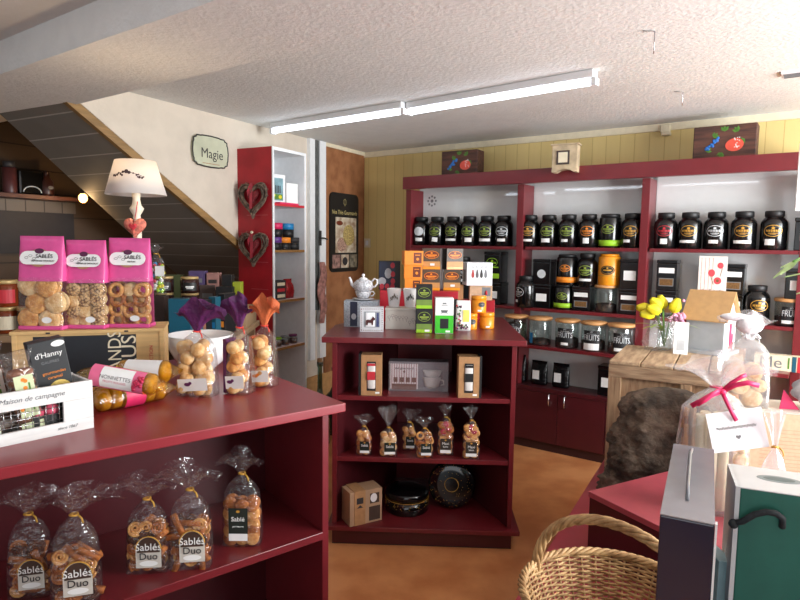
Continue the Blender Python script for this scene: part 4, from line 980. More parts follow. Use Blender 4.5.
def pink_bag(px0, px1, pyb, pyt, label, kinds, seed, rz, sticker):
    yb = 18
    p = Vector(((px0 + px1) / 2 * 0, 0, 0)); s_ = ((px0 + px1) / 2 - 14) / 151
    base = q1.lerp(q0, s_); base = base + Vector((-math.sin(ba), math.cos(ba), 0)) * .055
    w_ = (px1 - px0) * base.y / FPX * .97; top = PL((px0 + px1) / 2, pyt, base, 0).z; h = top - TOPC; base.z = TOPC
    t = thing('biscuit_pouch', label, 'packet', base, rz, 'pink biscuit pouches')
    d_ = .066
    def rg(z, a, b): return sq(a, b, z, 28, .3)
    k0 = h * .56
    fm = MB(); fm.smooth = True; fm.loft([rg(.014, w_, d_), rg(h * .3, w_ * 1.01, d_ * 1.04), rg(k0, w_, d_ * .85)], False, False).build('clear_window', film('clear_pouch_film', milky=.012, gloss=.10), t)
    pk = MB(); pk.smooth = True; pk.loft([rg(k0 - .012, w_ * 1.002, d_ * .86), rg(h * .8, w_ * .99, d_ * .4), rg(h * .93, w_ * .985, .008), rg(h, w_ * .985, .004)], False, True).build('pink_top', PINK, t)
    MB().box(-w_ / 2, w_ / 2, -d_ / 2, d_ / 2, 0, .013).build('pink_base', PINK, t, bevel=.003)
    # pink side gussets and back
    MB().box(-w_ / 2 + .006, w_ / 2 - .006, d_ * .5 - .002, d_ * .5 + .001, .013, k0 * .97).build('pink_back', PINK, t)
    e = MB(); cz = h * .77; yy = -.023; tl = Matrix.Translation((0, -.0225, cz)) @ Matrix.Rotation(-.22, 4, 'X')
    W_, H_ = w_ * .86, h * .145
    e.m(0); pts = []
    for cx, a0 in ((W_ / 2 - H_ / 2, -PI / 2), (-W_ / 2 + H_ / 2, PI / 2)):
        for j in range(9): a = a0 + PI * j / 8; pts.append((cx + H_ / 2 * math.cos(a), H_ / 2 * math.sin(a)))
    e.m(2).ell(0, 0, W_ * .28, H_ * .68, .0004); e.m(0).poly(pts, 0); e.m(1).ell(0, H_ * .5, W_ * .12, H_ * .2, -.0006)
    e.xf(tl); lb = e.build('label', [PAPER, mat('plum_badge', (90, 30, 70), .5), mat('label_bronze', (176, 128, 96), .5)], t)
    rx = PI / 2 - .22
    def T(s1, size, x, z, mm): v = tl @ Vector((x, -.0012, z)); text(s1, size, mm, lb, v, rot=(rx, 0, 0), ext=.0004)
    T('SABLÉS', .0175, W_ * .14, H_ * .10, DARKI); T(sticker, .0068, W_ * .12, -H_ * .24, DARKI)
    for j in range(3): 
        v = tl @ Vector((-W_ * .32 + j * .012, -.001, (.0, .006, -.003)[j])); g_ = MB().ring(0, 0, .006, .004, .001, 0, 12).build('flourish', DARKI, lb); g_.location = v; g_.rotation_euler = (-.22, 0, 0)
    rnd = random.Random(seed)
    st = .058 if kinds[0][0] == 'big' else .036
    fill(t, w_ * .95, d_ * .8, k0 * .93, kinds, st, 1.0 if kinds[0][0] == 'big' else 1.0, tilt=.5, seed=seed)
    MB().ell(w_ * .18, h * .11, .016, .010, -d_ / 2 - .006).build('price_sticker', PAPER, t)
    return t
pink_bag(20, 65, 335, 236, 'pink topped pouch of large round shortbreads, leftmost of the three on the pine case', [('big', BISCL), ('big', BISC)], 3, .02, 'PÉPITES DE CHOCOLAT')
pink_bag(65, 106, 333, 240, 'pink topped pouch of chocolate chip shortbreads, middle of the three on the pine case', [('round', BISCL), ('round', mat('chip_biscuit', (224, 184, 130), .7, var=.3, scale=130, rgb2=(90, 50, 30)))], 5, .03, 'PÉPITES DE CHOCOLAT')
pink_bag(109, 151, 330, 238, 'pink topped pouch of small ring biscuits, rightmost of the three on the pine case', [('ring', BISC), ('round', BISCL), ('ring', BISCD)], 9, .05, 'NATURE')

# nonnette rolls: three clear yellow wrappers with round cakes
def roll(label, a, b, R, zc, lab, end=.03):
    """a, b: ground points (x,y) of the two ends, zc height of the axis"""
    A_ = Vector((a.x, a.y, zc[0])); B_ = Vector((b.x, b.y, zc[1])); v = B_ - A_; L_ = v.length
    t = thing('nonnette_roll', label, 'packet', (A_ + B_) / 2, math.atan2(v.y, v.x), 'nonnette rolls'); t.rotation_euler = (0, -math.asin(v.z / L_), math.atan2(v.y, v.x))
    R90 = Matrix.Rotation(PI / 2, 4, 'Y')
    n = 6
    for k in range(n):
        x = -L_ / 2 + end + (L_ - 2 * end) * (k + .5) / n; r = R * .92; hw = (L_ - 2 * end) / n * .47
        MB().lathe([(r * .7, -hw), (r * .97, -hw * .7), (r, 0), (r * .97, hw * .7), (r * .7, hw)], 20, mx=Matrix.Translation((x, 0, 0)) @ R90).build('honey_cake', HONEY, t)
    b_ = MB(); b_.smooth = True; rings = []
    for x, rr, fl in ((-L_ / 2, .85, .35), (-L_ / 2 + end * .8, .9, .7), (-L_ / 2 + end * 1.2, 1, 1), (0, 1.02, 1), (L_ / 2 - end * 1.2, 1, 1), (L_ / 2 - end * .8, .9, .7), (L_ / 2, .85, .3)):
        rings.append([Vector((x, R * rr * (1.0 + (1 - fl) * .25) * math.cos(2 * PI * i / 24), R * rr * fl * math.sin(2 * PI * i / 24))) for i in range(24)])
    b_.loft(rings, True, True).build('wrapper', YFILM, t)
    if lab:
        x0, x1, m1, txt_ = lab
        g = MB(); g.smooth = True
        def arc(x, r): return [Vector((x, -r * math.cos(q), r * math.sin(q))) for q in [(-1.2 + 2.7 * j / 14) for j in range(15)]]
        vs = arc(x0, R * 1.035) + arc(x1, R * 1.035); g.add(vs, [(j, j + 1, 16 + j, 15 + j) for j in range(14)])
        o = g.build('label', m1, t)
        if txt_:
            wv = arc(x0 + (x1 - x0) * .20, R * 1.05) + arc(x0 + (x1 - x0) * .80, R * 1.05); w2 = MB(); w2.smooth = True; w2.add(wv, [(j, j + 1, 16 + j, 15 + j) for j in range(2, 13)]); w2.build('white_field', PAPER, o)
            rr = R * 1.06
            tx = text(txt_, .0150, DARKI, o, (x0 + (x1 - x0) * .48, 0, 0), sx=1.0, ext=.0003)
            for v_ in tx.data.vertices:
                q = .25 + v_.co.y / rr; v_.co = (v_.co.x, -rr * math.cos(q), rr * math.sin(q))
            tx.rotation_euler = (0, 0, 0)
            t2_ = text('FRUITS ROUGES', .009, PINKD, o, (x0 + (x1 - x0) * .48, 0, 0), ext=.0003)
            for v_ in t2_.data.vertices:
                q = -.12 + v_.co.y / rr; v_.co = (v_.co.x, -rr * math.cos(q), rr * math.sin(q))
            t2_.rotation_euler = (0, 0, 0)
            be = MB(); rn = random.Random(2)
            for j in range(16): q = rn.uniform(-.5, .7); be.sph((x0 + (x1 - x0) * rn.uniform(.83, .98), -rr * math.cos(q), rr * math.sin(q)), .0055, n=8)
            be.build('berry_print', mat('berry', (180, 30, 70), .4), o)
    return t
RR = .036
a_ = G(97, 417, CZ); b_ = G(175, 400, CZ); nb = CY * RR
e1 = a_ + nb - CX * .02; e2 = b_ + nb
roll('honey cake roll in yellow film lying at the bottom of the pile', e1, e2, RR, (CZ + RR + .001, CZ + RR + .001), (-.03, .03, PINKD, None))
o_ = CY * .03
roll('honey cake roll with pink and white fruit label on top of the pile', G(82, 372, 1.075), G(166, 387, 1.035), RR * .86, (1.075, 1.035), (-.085, .066, mat('pink_label', (232, 110, 150), .5), 'NONNETTES'))
roll('honey cake roll with white label at the back of the pile', G(112, 370, CZ + RR * 2.75), G(178, 372, CZ + RR * 2.75), RR * .95, (CZ + RR * 2.75, CZ + RR * 2.75), (-.05, .06, PAPER, None))
roll('honey cake roll lowest at the back, hidden under the white labelled one', e1 + CY * .085, e2 + CY * .085 - CX * .01, RR * .8, (CZ + RR * .8 + .001, CZ + RR * .8 + .001), None)

# white crate with packets
k1 = G(94, 427.5, CZ); k0_ = G(0, 447.5, CZ); ka = math.atan2(k1.y - k0_.y, k1.x - k0_.x); kh = PL(94, 380, k1, 0).z - CZ
kp = k1 - Vector((math.cos(ka), math.sin(ka), 0)) * .15
cr_ = thing('white_display_crate', 'white painted crate with wire mesh front and grey script, left end of the counter', 'crate', kp, ka)
WW = mat('white_washed_wood', (226, 226, 224), .6, var=.05, scale=12, stretch=(1, 8, 8)); hw = .15; dp = .13
MB().box(-hw, hw, 0, .008, kh - .045, kh).box(-hw, hw, 0, .008, 0, .030).box(hw - .072, hw, 0, .008, .0305, kh - .0455).box(-hw, -hw + .02, 0, .008, .0305, kh - .0455).build('front_frame', WW, cr_)
for x in (-hw, hw - .008): MB().box(x, x + .008, .0085, dp, 0, kh - .002).build('side_board', WW, cr_)
MB().box(-hw, hw, dp + .0005, dp + .008, 0, kh).build('back_board', WW, cr_); MB().box(-hw + .009, hw - .009, .009, dp, 0, .006).build('bottom', WW, cr_)
g = MB()
for k in range(14): x = -hw + .02 + k * .0155; g.tube([(x, .0125, .028), (x, .0125, kh - .04)], .0011, 5)
for k in range(4): z = .038 + k * .0155; g.tube([(-hw + .018, .0128, z), (hw - .07, .0128, z)], .0011, 5)
g.build('wire_mesh', STEEL, cr_)
text('Maison de campagne', .0175, GREYM, cr_, (.008, -.0006, kh - .022), shear=.3)
text("since 1867", .011, GREYM, cr_, (.085, -.0006, .016), shear=.3)
def in_crate(x, y): return kp + Vector((math.cos(ka) * x - math.sin(ka) * y, math.sin(ka) * x + math.cos(ka) * y, .0065))
# black waffle box leaning in the crate
bt = thing('black_biscuit_carton', 'black carton with white script and a round biscuit, leaning in the white crate', 'box', in_crate(.098, .07), ka - .05)
bt.rotation_euler = (0, -.16, ka - .12)
MB().box(-.042, .042, -.025, .025, 0, .235).build('carton', mat('charcoal_carton', (44, 46, 48), .45, var=.03), bt, bevel=.002)
text("d'Hanny", .0195, PAPER, bt, (0, -.0256, .198)); text('GAUFRES', .010, GREYM, bt, (0, -.0256, .178)); text('gourmandes', .011, ORANGE, bt, (0.004, -.0256, .150)); text('caramel', .011, ORANGE, bt, (0.004, -.0256, .137))
MB().ell(.01, .10, .027, .027, -.0256).build('waffle_picture', mat('waffle_yellow', (226, 196, 104), .6, var=.15, scale=90), bt)
MB().ell(.026, .222, .016, .008, -.0258).build('price_sticker', PAPER, bt)
def cake_bag(label, x, y, lab_m, seed, h=.215):
    t = thing('cake_packet', label, 'packet', in_crate(x, y), ka - .1); t.rotation_euler = (0, -.14, ka - .1)
    b = MB(); b.smooth = True; b.loft([sq(.066, .05, .001, e=.5), sq(.07, .054, .05, e=.6), sq(.066, .05, h * .75, e=.6), sq(.05, .036, h * .85, e=.8, wob=.05), sq(.062, .05, h * .93, e=.9, wob=.12), sq(.07, .02, h, e=.9, wob=.1)], True, True).build('wrapper', CLEAR, t)
    for k in range(7): MB().lathe([(.02, 0), (.029, .003), (.030, .013), (.026, .02), (0, .021)], 18, (0, 0, .006 + k * .0235), sy=.78).build('cake', mat('brown_cake', (150, 96, 66), .7, var=.15, scale=40), t)
    MB().rect(.0, h * .48, .042, h * .5, -.0285, seg=1).rect(0, h * .12, .05, .02, -.029, seg=1).build('label', lab_m, t)
    e = MB(); rn = random.Random(seed)
    for k in range(9): e.ell(rn.uniform(-.016, .004), h * rn.uniform(.3, .68), .005, .005, -.029, 8)
    e.build('fruit_print', REDI if seed == 1 else ORANGE, t)
    for k in range(3): MB().rect(.010, h * (.35 + .12 * k), .004, h * .09, -.0291, seg=1).build('label_words', LEAF, t)
    return t
LABG = mat('pale_green_label', (214, 222, 180), .6, var=.05)
cake_bag('clear packet of brown cakes with green orange printed label in the white crate', .02, .05, LABG, 2)
cake_bag('clear packet of brown cakes with red printed label at the left edge of the crate', -.075, .05, mat('label_pale', (216, 226, 206), .6), 1, .20)
t = cake_bag('clear packet of brown cakes at the back of the white crate', -.03, .105, mat('blank_label', (214, 200, 190), .6), 3, .23)
t = thing('marshmallow_bag', 'small packet with pink sweets low in the white crate', 'packet', in_crate(.06, .032), ka)
MB().sph((0, 0, .055), .018, .012, .016).sph((-.03, 0, .05), .012, .01, .014).build('sweets', mat('sweet_pink', (224, 92, 120), .5), t)
MB().box(-.045, .03, -.012, .01, 0, .045).build('wrapper', BLACKM, t)

# three bags of round biscuits with coloured crowns
def crown_bag(label, px, pyb, pyt, wpx, top_m, seed, sidem=None, rz=0, lab='plum'):
    p = G(px, pyb, CZ); p = p + Vector((0, .03, 0)); p.z = CZ
    top = PL(px, pyt, p, 0).z - CZ; w_ = wpx * p.y / FPX
    hb = top * .52; hn = top * .66
    t = cello_bag('biscuit_bag', label, p, rz, w_, .07, hb, hn, (top - hn) * .98, w_ * 1.3, [('ball', BISCL), ('ball', BISC), ('round', BISCL), ('ball', BISCL)], film('lilac_clear_film', milky=.03, gloss=.13, bump=1.0, bscale=38), top_m, step=.034, sc=1.15, fill_h=hb * .98, tie_m=mat('coral_tie', (236, 70, 60), .5), seed=seed, grp='crowned biscuit bags', tiew=.011, rise=.45)
    if sidem:
        MB().slab([(-w_ / 2 - .004, -.028), (-w_ / 2 + .012, -.034), (-w_ / 2 + .008, .03), (-w_ / 2 - .002, .03)], .004, hb * 1.05).build('coloured_gusset', sidem, t)
    MB().rect(.006, hb * .26, w_ * .8, hb * .24, -.044, a=.10).build('label', PAPER, t)
    MB().ell(-.012, hb * .26, .011, .006, -.0446, 8).ell(-.002, hb * .29, .006, .005, -.0446, 8).build('fruit_print', PURPL if lab == 'plum' else ORANGE, t)
    return t
crown_bag('clear bag of round biscuits with purple crown, nearest the honey cake rolls', 195, 397, 298, 40, PURPLE, 4, rz=-.2)
crown_bag('tall clear bag of round biscuits with purple crown and purple side, middle of three', 238, 395, 293, 26, PURPLE, 7, PURPLE, rz=-.3)
crown_bag('clear bag of round biscuits with orange crown at the counter edge', 263, 388, 294, 24, ORFILM, 9, ORFILM, rz=-.3, lab='or')

# white bowl, blue tea box, cards behind
p = G(198, 371, CZ); bwl = thing('white_bowl', 'large white ceramic bowl standing behind the crowned biscuit bags', 'bowl', p + Vector((0, .03, 0)), 0)
zr = PL(198, 334, p + Vector((0, .03, 0)), 0).z - CZ; rb = 33 * p.y / FPX
MB().lathe([(rb * .42, 0), (rb * .44, .008), (rb * .7, zr * .25), (rb * .93, zr * .62), (rb, zr), (rb * .96, zr), (rb * .86, zr * .6), (rb * .6, zr * .25), (0, zr * .15)], 48).build('bowl', CERAM, bwl)
# table lamp
LY = 2.28; lp = Vector(((138 - 400) / 600 * LY, LY, CZ))
def LZ(y): return PL(136, y, lp, 0).z - CZ
lamp = thing('table_lamp', 'lit table lamp with turned cream foot and white embroidered shade', 'lamp', lp, .05)
zs0, zs1 = LZ(195), LZ(161); R0 = 28.5 * LY / FPX; R1 = 19 * LY / FPX
IV = mat('ivory_paint', (232, 222, 200), .4, var=.03)
MB().lathe([(.07, 0), (.072, .008), (.05, .02), (.028, .05), (.022, .10), (.030, .13), (.018, .17), (.014, .3), (.016, zs0 - .12), (.022, zs0 - .105), (.014, zs0 - .09), (.013, zs0 - .075), (.022, zs0 - .06), (.026, zs0 - .05), (.017, zs0 - .038), (.013, zs0 - .015), (.016, zs0), (.010, zs0 + .02), (.01, zs0 + .04), (0, zs0 + .04)], 28).build('turned_base', IV, lamp)
def shade_mat():
    m = bpy.data.materials.new('linen_shade'); m.use_nodes = True; nt = m.node_tree; nt.nodes.clear()
    out = nt.nodes.new('ShaderNodeOutputMaterial'); d = nt.nodes.new('ShaderNodeBsdfDiffuse'); tl = nt.nodes.new('ShaderNodeBsdfTranslucent'); mx = nt.nodes.new('ShaderNodeMixShader')
    n = nt.nodes.new('ShaderNodeTexNoise'); n.inputs['Scale'].default_value = 300; r = nt.nodes.new('ShaderNodeValToRGB'); r.color_ramp.elements[0].color = lin((228, 222, 216)); r.color_ramp.elements[1].color = lin((240, 236, 232))
    nt.links.new(n.outputs['Fac'], r.inputs[0]); nt.links.new(r.outputs[0], d.inputs[0]); nt.links.new(r.outputs[0], tl.inputs[0]); mx.inputs[0].default_value = .45
    nt.links.new(d.outputs[0], mx.inputs[1]); nt.links.new(tl.outputs[0], mx.inputs[2]); nt.links.new(mx.outputs[0], out.inputs[0]); return m
sm = MB(); sm.smooth = True; N = 48
sm.loft([[Vector((R0 * math.cos(2 * PI * i / N), R0 * math.sin(2 * PI * i / N), zs0)) for i in range(N)], [Vector((R1 * math.cos(2 * PI * i / N), R1 * math.sin(2 * PI * i / N), zs1)) for i in range(N)]], False, False)
sh = sm.build('lamp_shade', shade_mat(), lamp, solid=.0015)
def cone(x, z, off=.001):
    u = (z - zs0) / (zs1 - zs0); R = R0 + (R1 - R0) * u + off; return (R * math.sin(x / R), -R * math.cos(x / R), z)
e = MB(); zc = (zs0 + zs1) / 2 + .005
def blob(x, z, r, n=8): e.add([cone(x, z, .0015)] + [cone(x + r * math.cos(2 * PI * i / n), z + r * math.sin(2 * PI * i / n), .0013) for i in range(n)], [(0, 1 + i, 1 + (i + 1) % n) for i in range(n)])
for x, z, r in ((0, .01, .008), (.010, .006, .006), (-.012, .008, .005), (-.02, .0, .004), (-.028, .004, .004), (-.034, -.002, .005), (-.042, -.006, .004), (-.05, -.004, .005), (.024, .004, .003), (.036, -.002, .004), (.042, .0, .003), (.046, -.010, .005), (.055, -.012, .004), (.06, -.008, .003), (-.014, -.004, .004), (.04, -.009, .003)): blob(x, zc + z, r)
e.tube([cone(x / 1000, zc + .008 - abs(x) ** 1.5 / 60000 * 2, .002) for x in range(-50, 61, 10)], .0008, 5)
e.build('embroidered_roses', mat('embroidery_brown', (72, 54, 56), .8), sh)
bl = MB().sph((0, 0, zs0 + .07), .026, .026, .032).build('bulb', mat('warm_bulb', (255, 206, 140), .3, emis=4, var=0), lamp)
def point(name, loc, e_, col, r=.02):
    l = bpy.data.lights.new(name, 'POINT'); l.energy = e_; l.color = col; l.shadow_soft_size = r; o = bpy.data.objects.new(name, l); COL.objects.link(o); o.location = loc; return o
point('lamp_light', lp + Vector((0, 0, zs0 + .11)), 2.2, (1, .76, .48), .03)
# gingham heart hung on the lamp
def heart_pts(s_, n=40): return [(s_ * 16 * math.sin(t_) ** 3 / 17, s_ * (13 * math.cos(t_) - 5 * math.cos(2 * t_) - 2 * math.cos(3 * t_) - math.cos(4 * t_)) / 17) for t_ in [2 * PI * i / n for i in range(n)]]
ht = thing('gingham_heart', 'small padded pink gingham heart hanging on the lamp foot', 'ornament', lp + Vector((0.012, -.045, LZ(227))), 0); ht.scale = (1.25, 1.0, 1.25)
b = MB(); b.smooth = True; hp = heart_pts(.036); b.loft([[Vector((a * k, y, c * k)) for a, c in hp] for k, y in ((.5, -.018), (.85, -.013), (1, 0), (.85, .013), (.5, .018))]).build('heart', mat('pink_gingham', (226, 128, 108), .8, var=.25, scale=90), ht)
MB().loft([[Vector((a * k, y, c * k - .0)) for a, c in heart_pts(.013)] for k, y in ((1, -.0185), (.7, -.0225))]).build('small_red_heart', REDI, ht)
MB().tube([(0, 0, .02), (0, .02, .06), (0.0, .028, .075)], .0015, 5).build('string', REDI, ht)

# biscuit bags on the shelf inside the counter
ZS = .5453
duo = [('leftmost cellophane bag of swirled biscuits on the lower counter shelf', 31, 600, 488, 40, 21, .05), ('cellophane bag of swirled biscuits, second from the left, in front, with a wide crown', 77, 606, 487, 46, 22, .1),
       ('cellophane bag of swirled biscuits in the middle of the lower counter shelf', 150, 574, 476, 42, 23, -.05), ('cellophane bag of swirled biscuits with gold arched label, second from the right', 193, 570, 465, 42, 24, .0), ('rightmost cellophane bag with dark green label on the lower counter shelf', 245, 547, 451, 39, 25, -.1)]
for k, (lb, px, pyb, pyt, wpx, seed, rz) in enumerate(duo):
    p = G(px, pyb, ZS); p = p + CY * .035
    yy = (p - C0).dot(CY)
    if yy < .06: p = p + CY * (.06 - yy)
    p.z = ZS; top = PL(px, pyt, p, 0).z - ZS; w_ = wpx * p.y / FPX * 1.0; p = p + Vector((.008, 0, 0)); hb = top * .56; hn = top * .76
    kinds = [('swirl', BISCD), ('stick', BISCD), ('swirl', BISC), ('swirl', COCOA)] if k < 4 else [('round', BISCD), ('round', BISC)]
    t = cello_bag('biscuit_bag', lb, p, rz + face(p) * .4, w_, .06, hb, hn, (top - hn) * 1.1, w_ * (1.75 if k != 4 else 1.2), kinds, CLEAR, step=.027, sc=.95, seed=seed, fill_h=hb * .86, grp='biscuit bags on the lower counter shelf', tiew=.009, rise=.35)
    if k < 4: duo_label(t, -.0345, hb * .44, w_ * .60, w_ * .80, x=.010)
    else: small_label(t, -.0345, hb * .46, w_ * .5, hb * .62, 'Sablé', 'pur beurre', x=-.004)

# ================================================================== LEFT WALL: red cabinet, poster, sign, hearts
KS0 = Ls(272, 146, .30)[0]; KS1 = KS0 + .36; KH = Ls(272, 146, .30)[1]
def LB(s0, s1, o0, o1, z0, z1): # box in the left wall frame; offset towards the room is local -y
    return MB().box(s0, s1, -o1, -o0, z0, z1)
kb = thing('narrow_shelf_cabinet', 'tall narrow white open cabinet with red painted side beside the door frame', 'cabinet', L(0, 0), LA)
LB(KS0 + .012, KS0 + .02, .002, .30, 0, KH - .001).build('side_panel', WHITE, kb)
LB(KS0, KS0 + .0115, .002, .296, 0, KH).build('red_side', mat('scarlet_stained_side', (176, 22, 38), .5, var=.12, scale=6), kb)
LB(KS0, KS0 + .0118, .2965, .304, 0, KH + .001).build('white_edge', WHITE, kb)
LB(KS1 - .02, KS1, .002, .30, 0, KH).build('side_panel', WHITE, kb)
LB(KS0 + .0205, KS1 - .0205, .002, .30, KH - .02, KH).build('top', WHITE, kb)
LB(KS0 + .0205, KS1 - .0205, .002, .012, 0, KH - .0205).build('back', WHITE, kb)
kz = [Ls(285, 204, .3)[1], Ls(285, 250, .3)[1], Ls(285, 300, .3)[1], Ls(285, 347, .3)[1]]
for z in kz: LB(KS0 + .0205, KS1 - .0205, .0125, .295, z - .016, z).build('shelf', mat('pinkish_white_shelf', (216, 196, 196), .5), kb)
for z in kz: LB(KS0 + .0205, KS1 - .0205, .2955, .2995, z - .016, z).build('shelf_edge', REDI if z == kz[0] else mat('brass_edge', (150, 110, 60), .4), kb)
g = MB()
for z in (1.62, 1.48, 1.31, 1.13, .98, .80): g.box(KS0 - .001, KS0 - .0002, -.26, -.10 + .02 * math.sin(z * 9), z, z + .0035)
g.build('light_grooves', mat('groove_pink', (190, 90, 96), .5), kb)
def kpos(s, o, z): return L(KS0 + s, o, z)
t = thing('framed_picture', 'small white framed picture of a garden on the top cabinet shelf', 'picture', kpos(.13, .22, kz[0] + .0003), LA - .2 + PI / 2 - PI / 2)
MB().box(-.075, .075, -.008, .008, 0, .2).build('frame', WHITE, t, bevel=.001); MB().rect(0, .1, .11, .15, -.0088, seg=1).build('picture', mat('picture_sky', (130, 170, 180), .6, var=.2, scale=20), t)
e = MB(); e.m(0).rect(0, .05, .1, .035, -.0094, seg=1); e.m(1).ell(-.03, .06, .018, .014, -.0098).ell(.03, .05, .014, .012, -.0098); e.m(2)
for k in range(4): e.rect(-.01 + k * .013, .1, .008, .05, -.0099, seg=1)
e.build('garden', [LEAF, YELL, DARKI], t)
t = thing('white_card_box', 'plain white carton beside the garden picture in the cabinet', 'box', kpos(.27, .22, kz[0] + .0003), LA - .1)
MB().box(-.055, .055, -.03, .03, 0, .15).build('carton', PAPER, t, bevel=.001)
t = thing('pink_notebook', 'flat magenta notebook at the front of the top cabinet shelf', 'book', kpos(.2, .26, kz[0] + .0003), LA)
MB().box(-.10, .10, -.02, .02, 0, .012).build('cover', PINKD, t)
def ktin(label, s, o, z, m1, h=.075, R=.045, m2=BLACKM):
    t = thing('tea_box', label, 'tin', kpos(s + .035, o + .03, z), LA, 'small coloured tins in the narrow cabinet')
    MB().lathe([(R, 0), (R, h * .55)], 24).build('body', m2 if m2 else m1, t)
    MB().lathe([(R + .001, h * .56), (R + .001, h - .002), (R - .003, h), (0, h)], 24).build('lid', m1, t)
z = kz[1] + .0003; VIO = mat('violet_lid', (92, 52, 130), .4)
ktin('violet small tin, bottom left on the second cabinet shelf', .07, .2, z, VIO, .085); ktin('orange small tin, bottom middle on the second cabinet shelf', .165, .2, z, ORANGE, .085); ktin('charcoal small tin, bottom right on the second cabinet shelf', .26, .2, z, DARKI, .085)
ktin('pink small tin stacked on the violet one', .08, .2, z + .0855, PINKD, .095); ktin('blue small tin stacked on the orange one', .2, .2, z + .0855, BLUE, .095)
t = thing('recipe_tin', 'patterned black and white tin on the third cabinet shelf', 'tin', kpos(.13, .23, kz[2] + .0003), LA)
MB().box(-.05, .05, -.03, .03, 0, .13).build('body', DARKI, t, bevel=.002)
for k in range(3): MB().rect(0, .025 + k * .04, .08, .022, -.0308, seg=1).build('label_stripe', CREAM if k % 2 == 0 else REDI, t)
t = thing('sweet_bag', 'red cellophane bag of sweets on the third cabinet shelf', 'packet', kpos(.25, .22, kz[2] + .0003), LA)
RG = mat('red_glossy_foil', (170, 26, 30), .2, bump=.8, bscale=30, var=.2)
b = MB(); b.smooth = True; b.loft([sq(.09, .05, .001), sq(.1, .06, .05), sq(.085, .05, .09, wob=.05), sq(.07, .02, .11, wob=.06), sq(.085, .01, .135, wob=.04)]).build('bag', RG, t)
for k, (s_, m_, nm) in enumerate([(.08, LIME, 'lime green topped little jar on the lowest cabinet shelf'), (.16, GREYM, 'grey topped little jar on the lowest cabinet shelf'), (.25, PURPL, 'plum topped little jar on the lowest cabinet shelf')]):
    t = thing('preserve_jar', nm, 'jar', kpos(s_ + .03, .24, kz[3] + .0003), LA, 'little jars in the narrow cabinet')
    MB().lathe([(.03, 0), (.032, .004), (.032, .04), (.026, .05)], 20).build('glass', GLASS, t); MB().lathe([(.028, .001), (.029, .035), (0, .036)], 18).build('preserve', mat('jam_brown', (90, 50, 40), .3), t)
    MB().lathe([(.030, .0505), (.030, .062), (0, .063)], 20).build('lid', m_, t)
# wicker hearts on the red side (faces local -x of the wall frame => direction -LX)
def wreath(label, z, s_, rib):
    a = LA - PI / 2                                     # local -y = -LX
    p = L(KS0 - .022, .155, z); t = thing('willow_heart', label, 'ornament', p, a, 'willow hearts on the red side')
    rn = random.Random(int(z * 100)); g = MB()
    for k in range(20):
        sc = s_ * rn.uniform(.70, 1.06); oy = rn.uniform(-.012, .010); ph = rn.uniform(0, 6)
        pts = [(a_ * 1 + .003 * math.sin(6 * j / 10 + ph), oy + .006 * math.sin(j * .7 + ph), c_ + .003 * math.cos(j * .5 + ph)) for j, (a_, c_) in enumerate(heart_pts(sc, 44))]
        g.tube(pts, .0036, 5, closed=True)
    for k in range(44):
        hp = heart_pts(s_ * .93, 44); a_, c_ = hp[k]; r_ = .016; 
        if k % 2 == 0: g.tube([(a_ * (1 + .16 * math.cos(q)) , r_ * math.sin(q), c_ * (1 + .14 * math.cos(q)) + .01 * k / 44) for q in [2 * PI * i / 10 for i in range(10)]], .0016, 4, closed=True)
    g.build('willow_ring', TWIG, t)
    h2_ = MB(); h2_.loft([[Vector((a_ * k, y, c_ * k + s_ * .1)) for a_, c_ in heart_pts(s_ * .42)] for k, y in ((.7, -.012), (1, 0), (.7, .012))]).build('fabric_heart', mat('checked_red_fabric', (150, 48, 56), .8, var=.25, scale=120), t)
    r = MB(); zt = s_ * .75
    r.add([(-.012, -.016, zt), (.012, -.016, zt), (.006, -.018, -s_ * .55), (-.016, -.018, -s_ * .6)], [(0, 1, 2, 3)])
    r.add([(-.008, -.017, zt), (-.034, -.02, zt - .05), (-.028, -.018, zt - .085), (-.006, -.017, zt - .03)], [(0, 1, 2, 3)])
    r.build('ribbon', mat('faded_red_ribbon', (186, 60, 76), .7), t, solid=.001)
    MB().sph((0, -.016, zt), .012, .008, .01).build('button', CREAM, t) if rib else None
z1_ = PL(252, 198, L(KS0, .15), 0).z; z2_ = PL(252, 247, L(KS0, .15), 0).z
wreath('willow heart with red ribbon on the red cabinet side, upper of two', z1_, .128, False)
wreath('willow heart with cream button and red ribbon, lower of two', z2_, .128, True)
# scalloped sign on the white wall
s_, z_ = Ls(209, 152, .0); wsg = (Ls(226, 166, 0)[0] - Ls(192, 166, 0)[0]); hsg = Ls(209, 136, 0)[1] - Ls(209, 168, 0)[1]
t = thing('enamel_sign', 'cream scalloped metal wall sign with dark wire border on the white wall', 'sign', L(s_, .003, z_), LA)
out = []
for i in range(48):
    a = 2 * PI * i / 48; c, d = math.cos(a), math.sin(a); k = 1 + .02 * math.cos(4 * a) ** 3 + .02 * math.cos(12 * a)
    out.append((wsg / 2 * k * math.copysign(abs(c) ** .38, c), hsg / 2 * k * math.copysign(abs(d) ** .38, d) * .93))
MB().prism(out, -.014, 0).build('plate', mat('aged_cream_enamel', (190, 192, 166), .5, var=.08, scale=9), t)
MB().tube([(a, -.014, b_) for a, b_ in out], .0045, 6, closed=True).build('wire_border', DARKI, t)
text('Magie', .085, DARKI, t, (.01, -.0148, -.015), sx=.95); MB().rect(0, -.075, wsg * .5, .004, -.0146, seg=1).build('underline', mat('rust_mark', (170, 130, 100), .8), t)
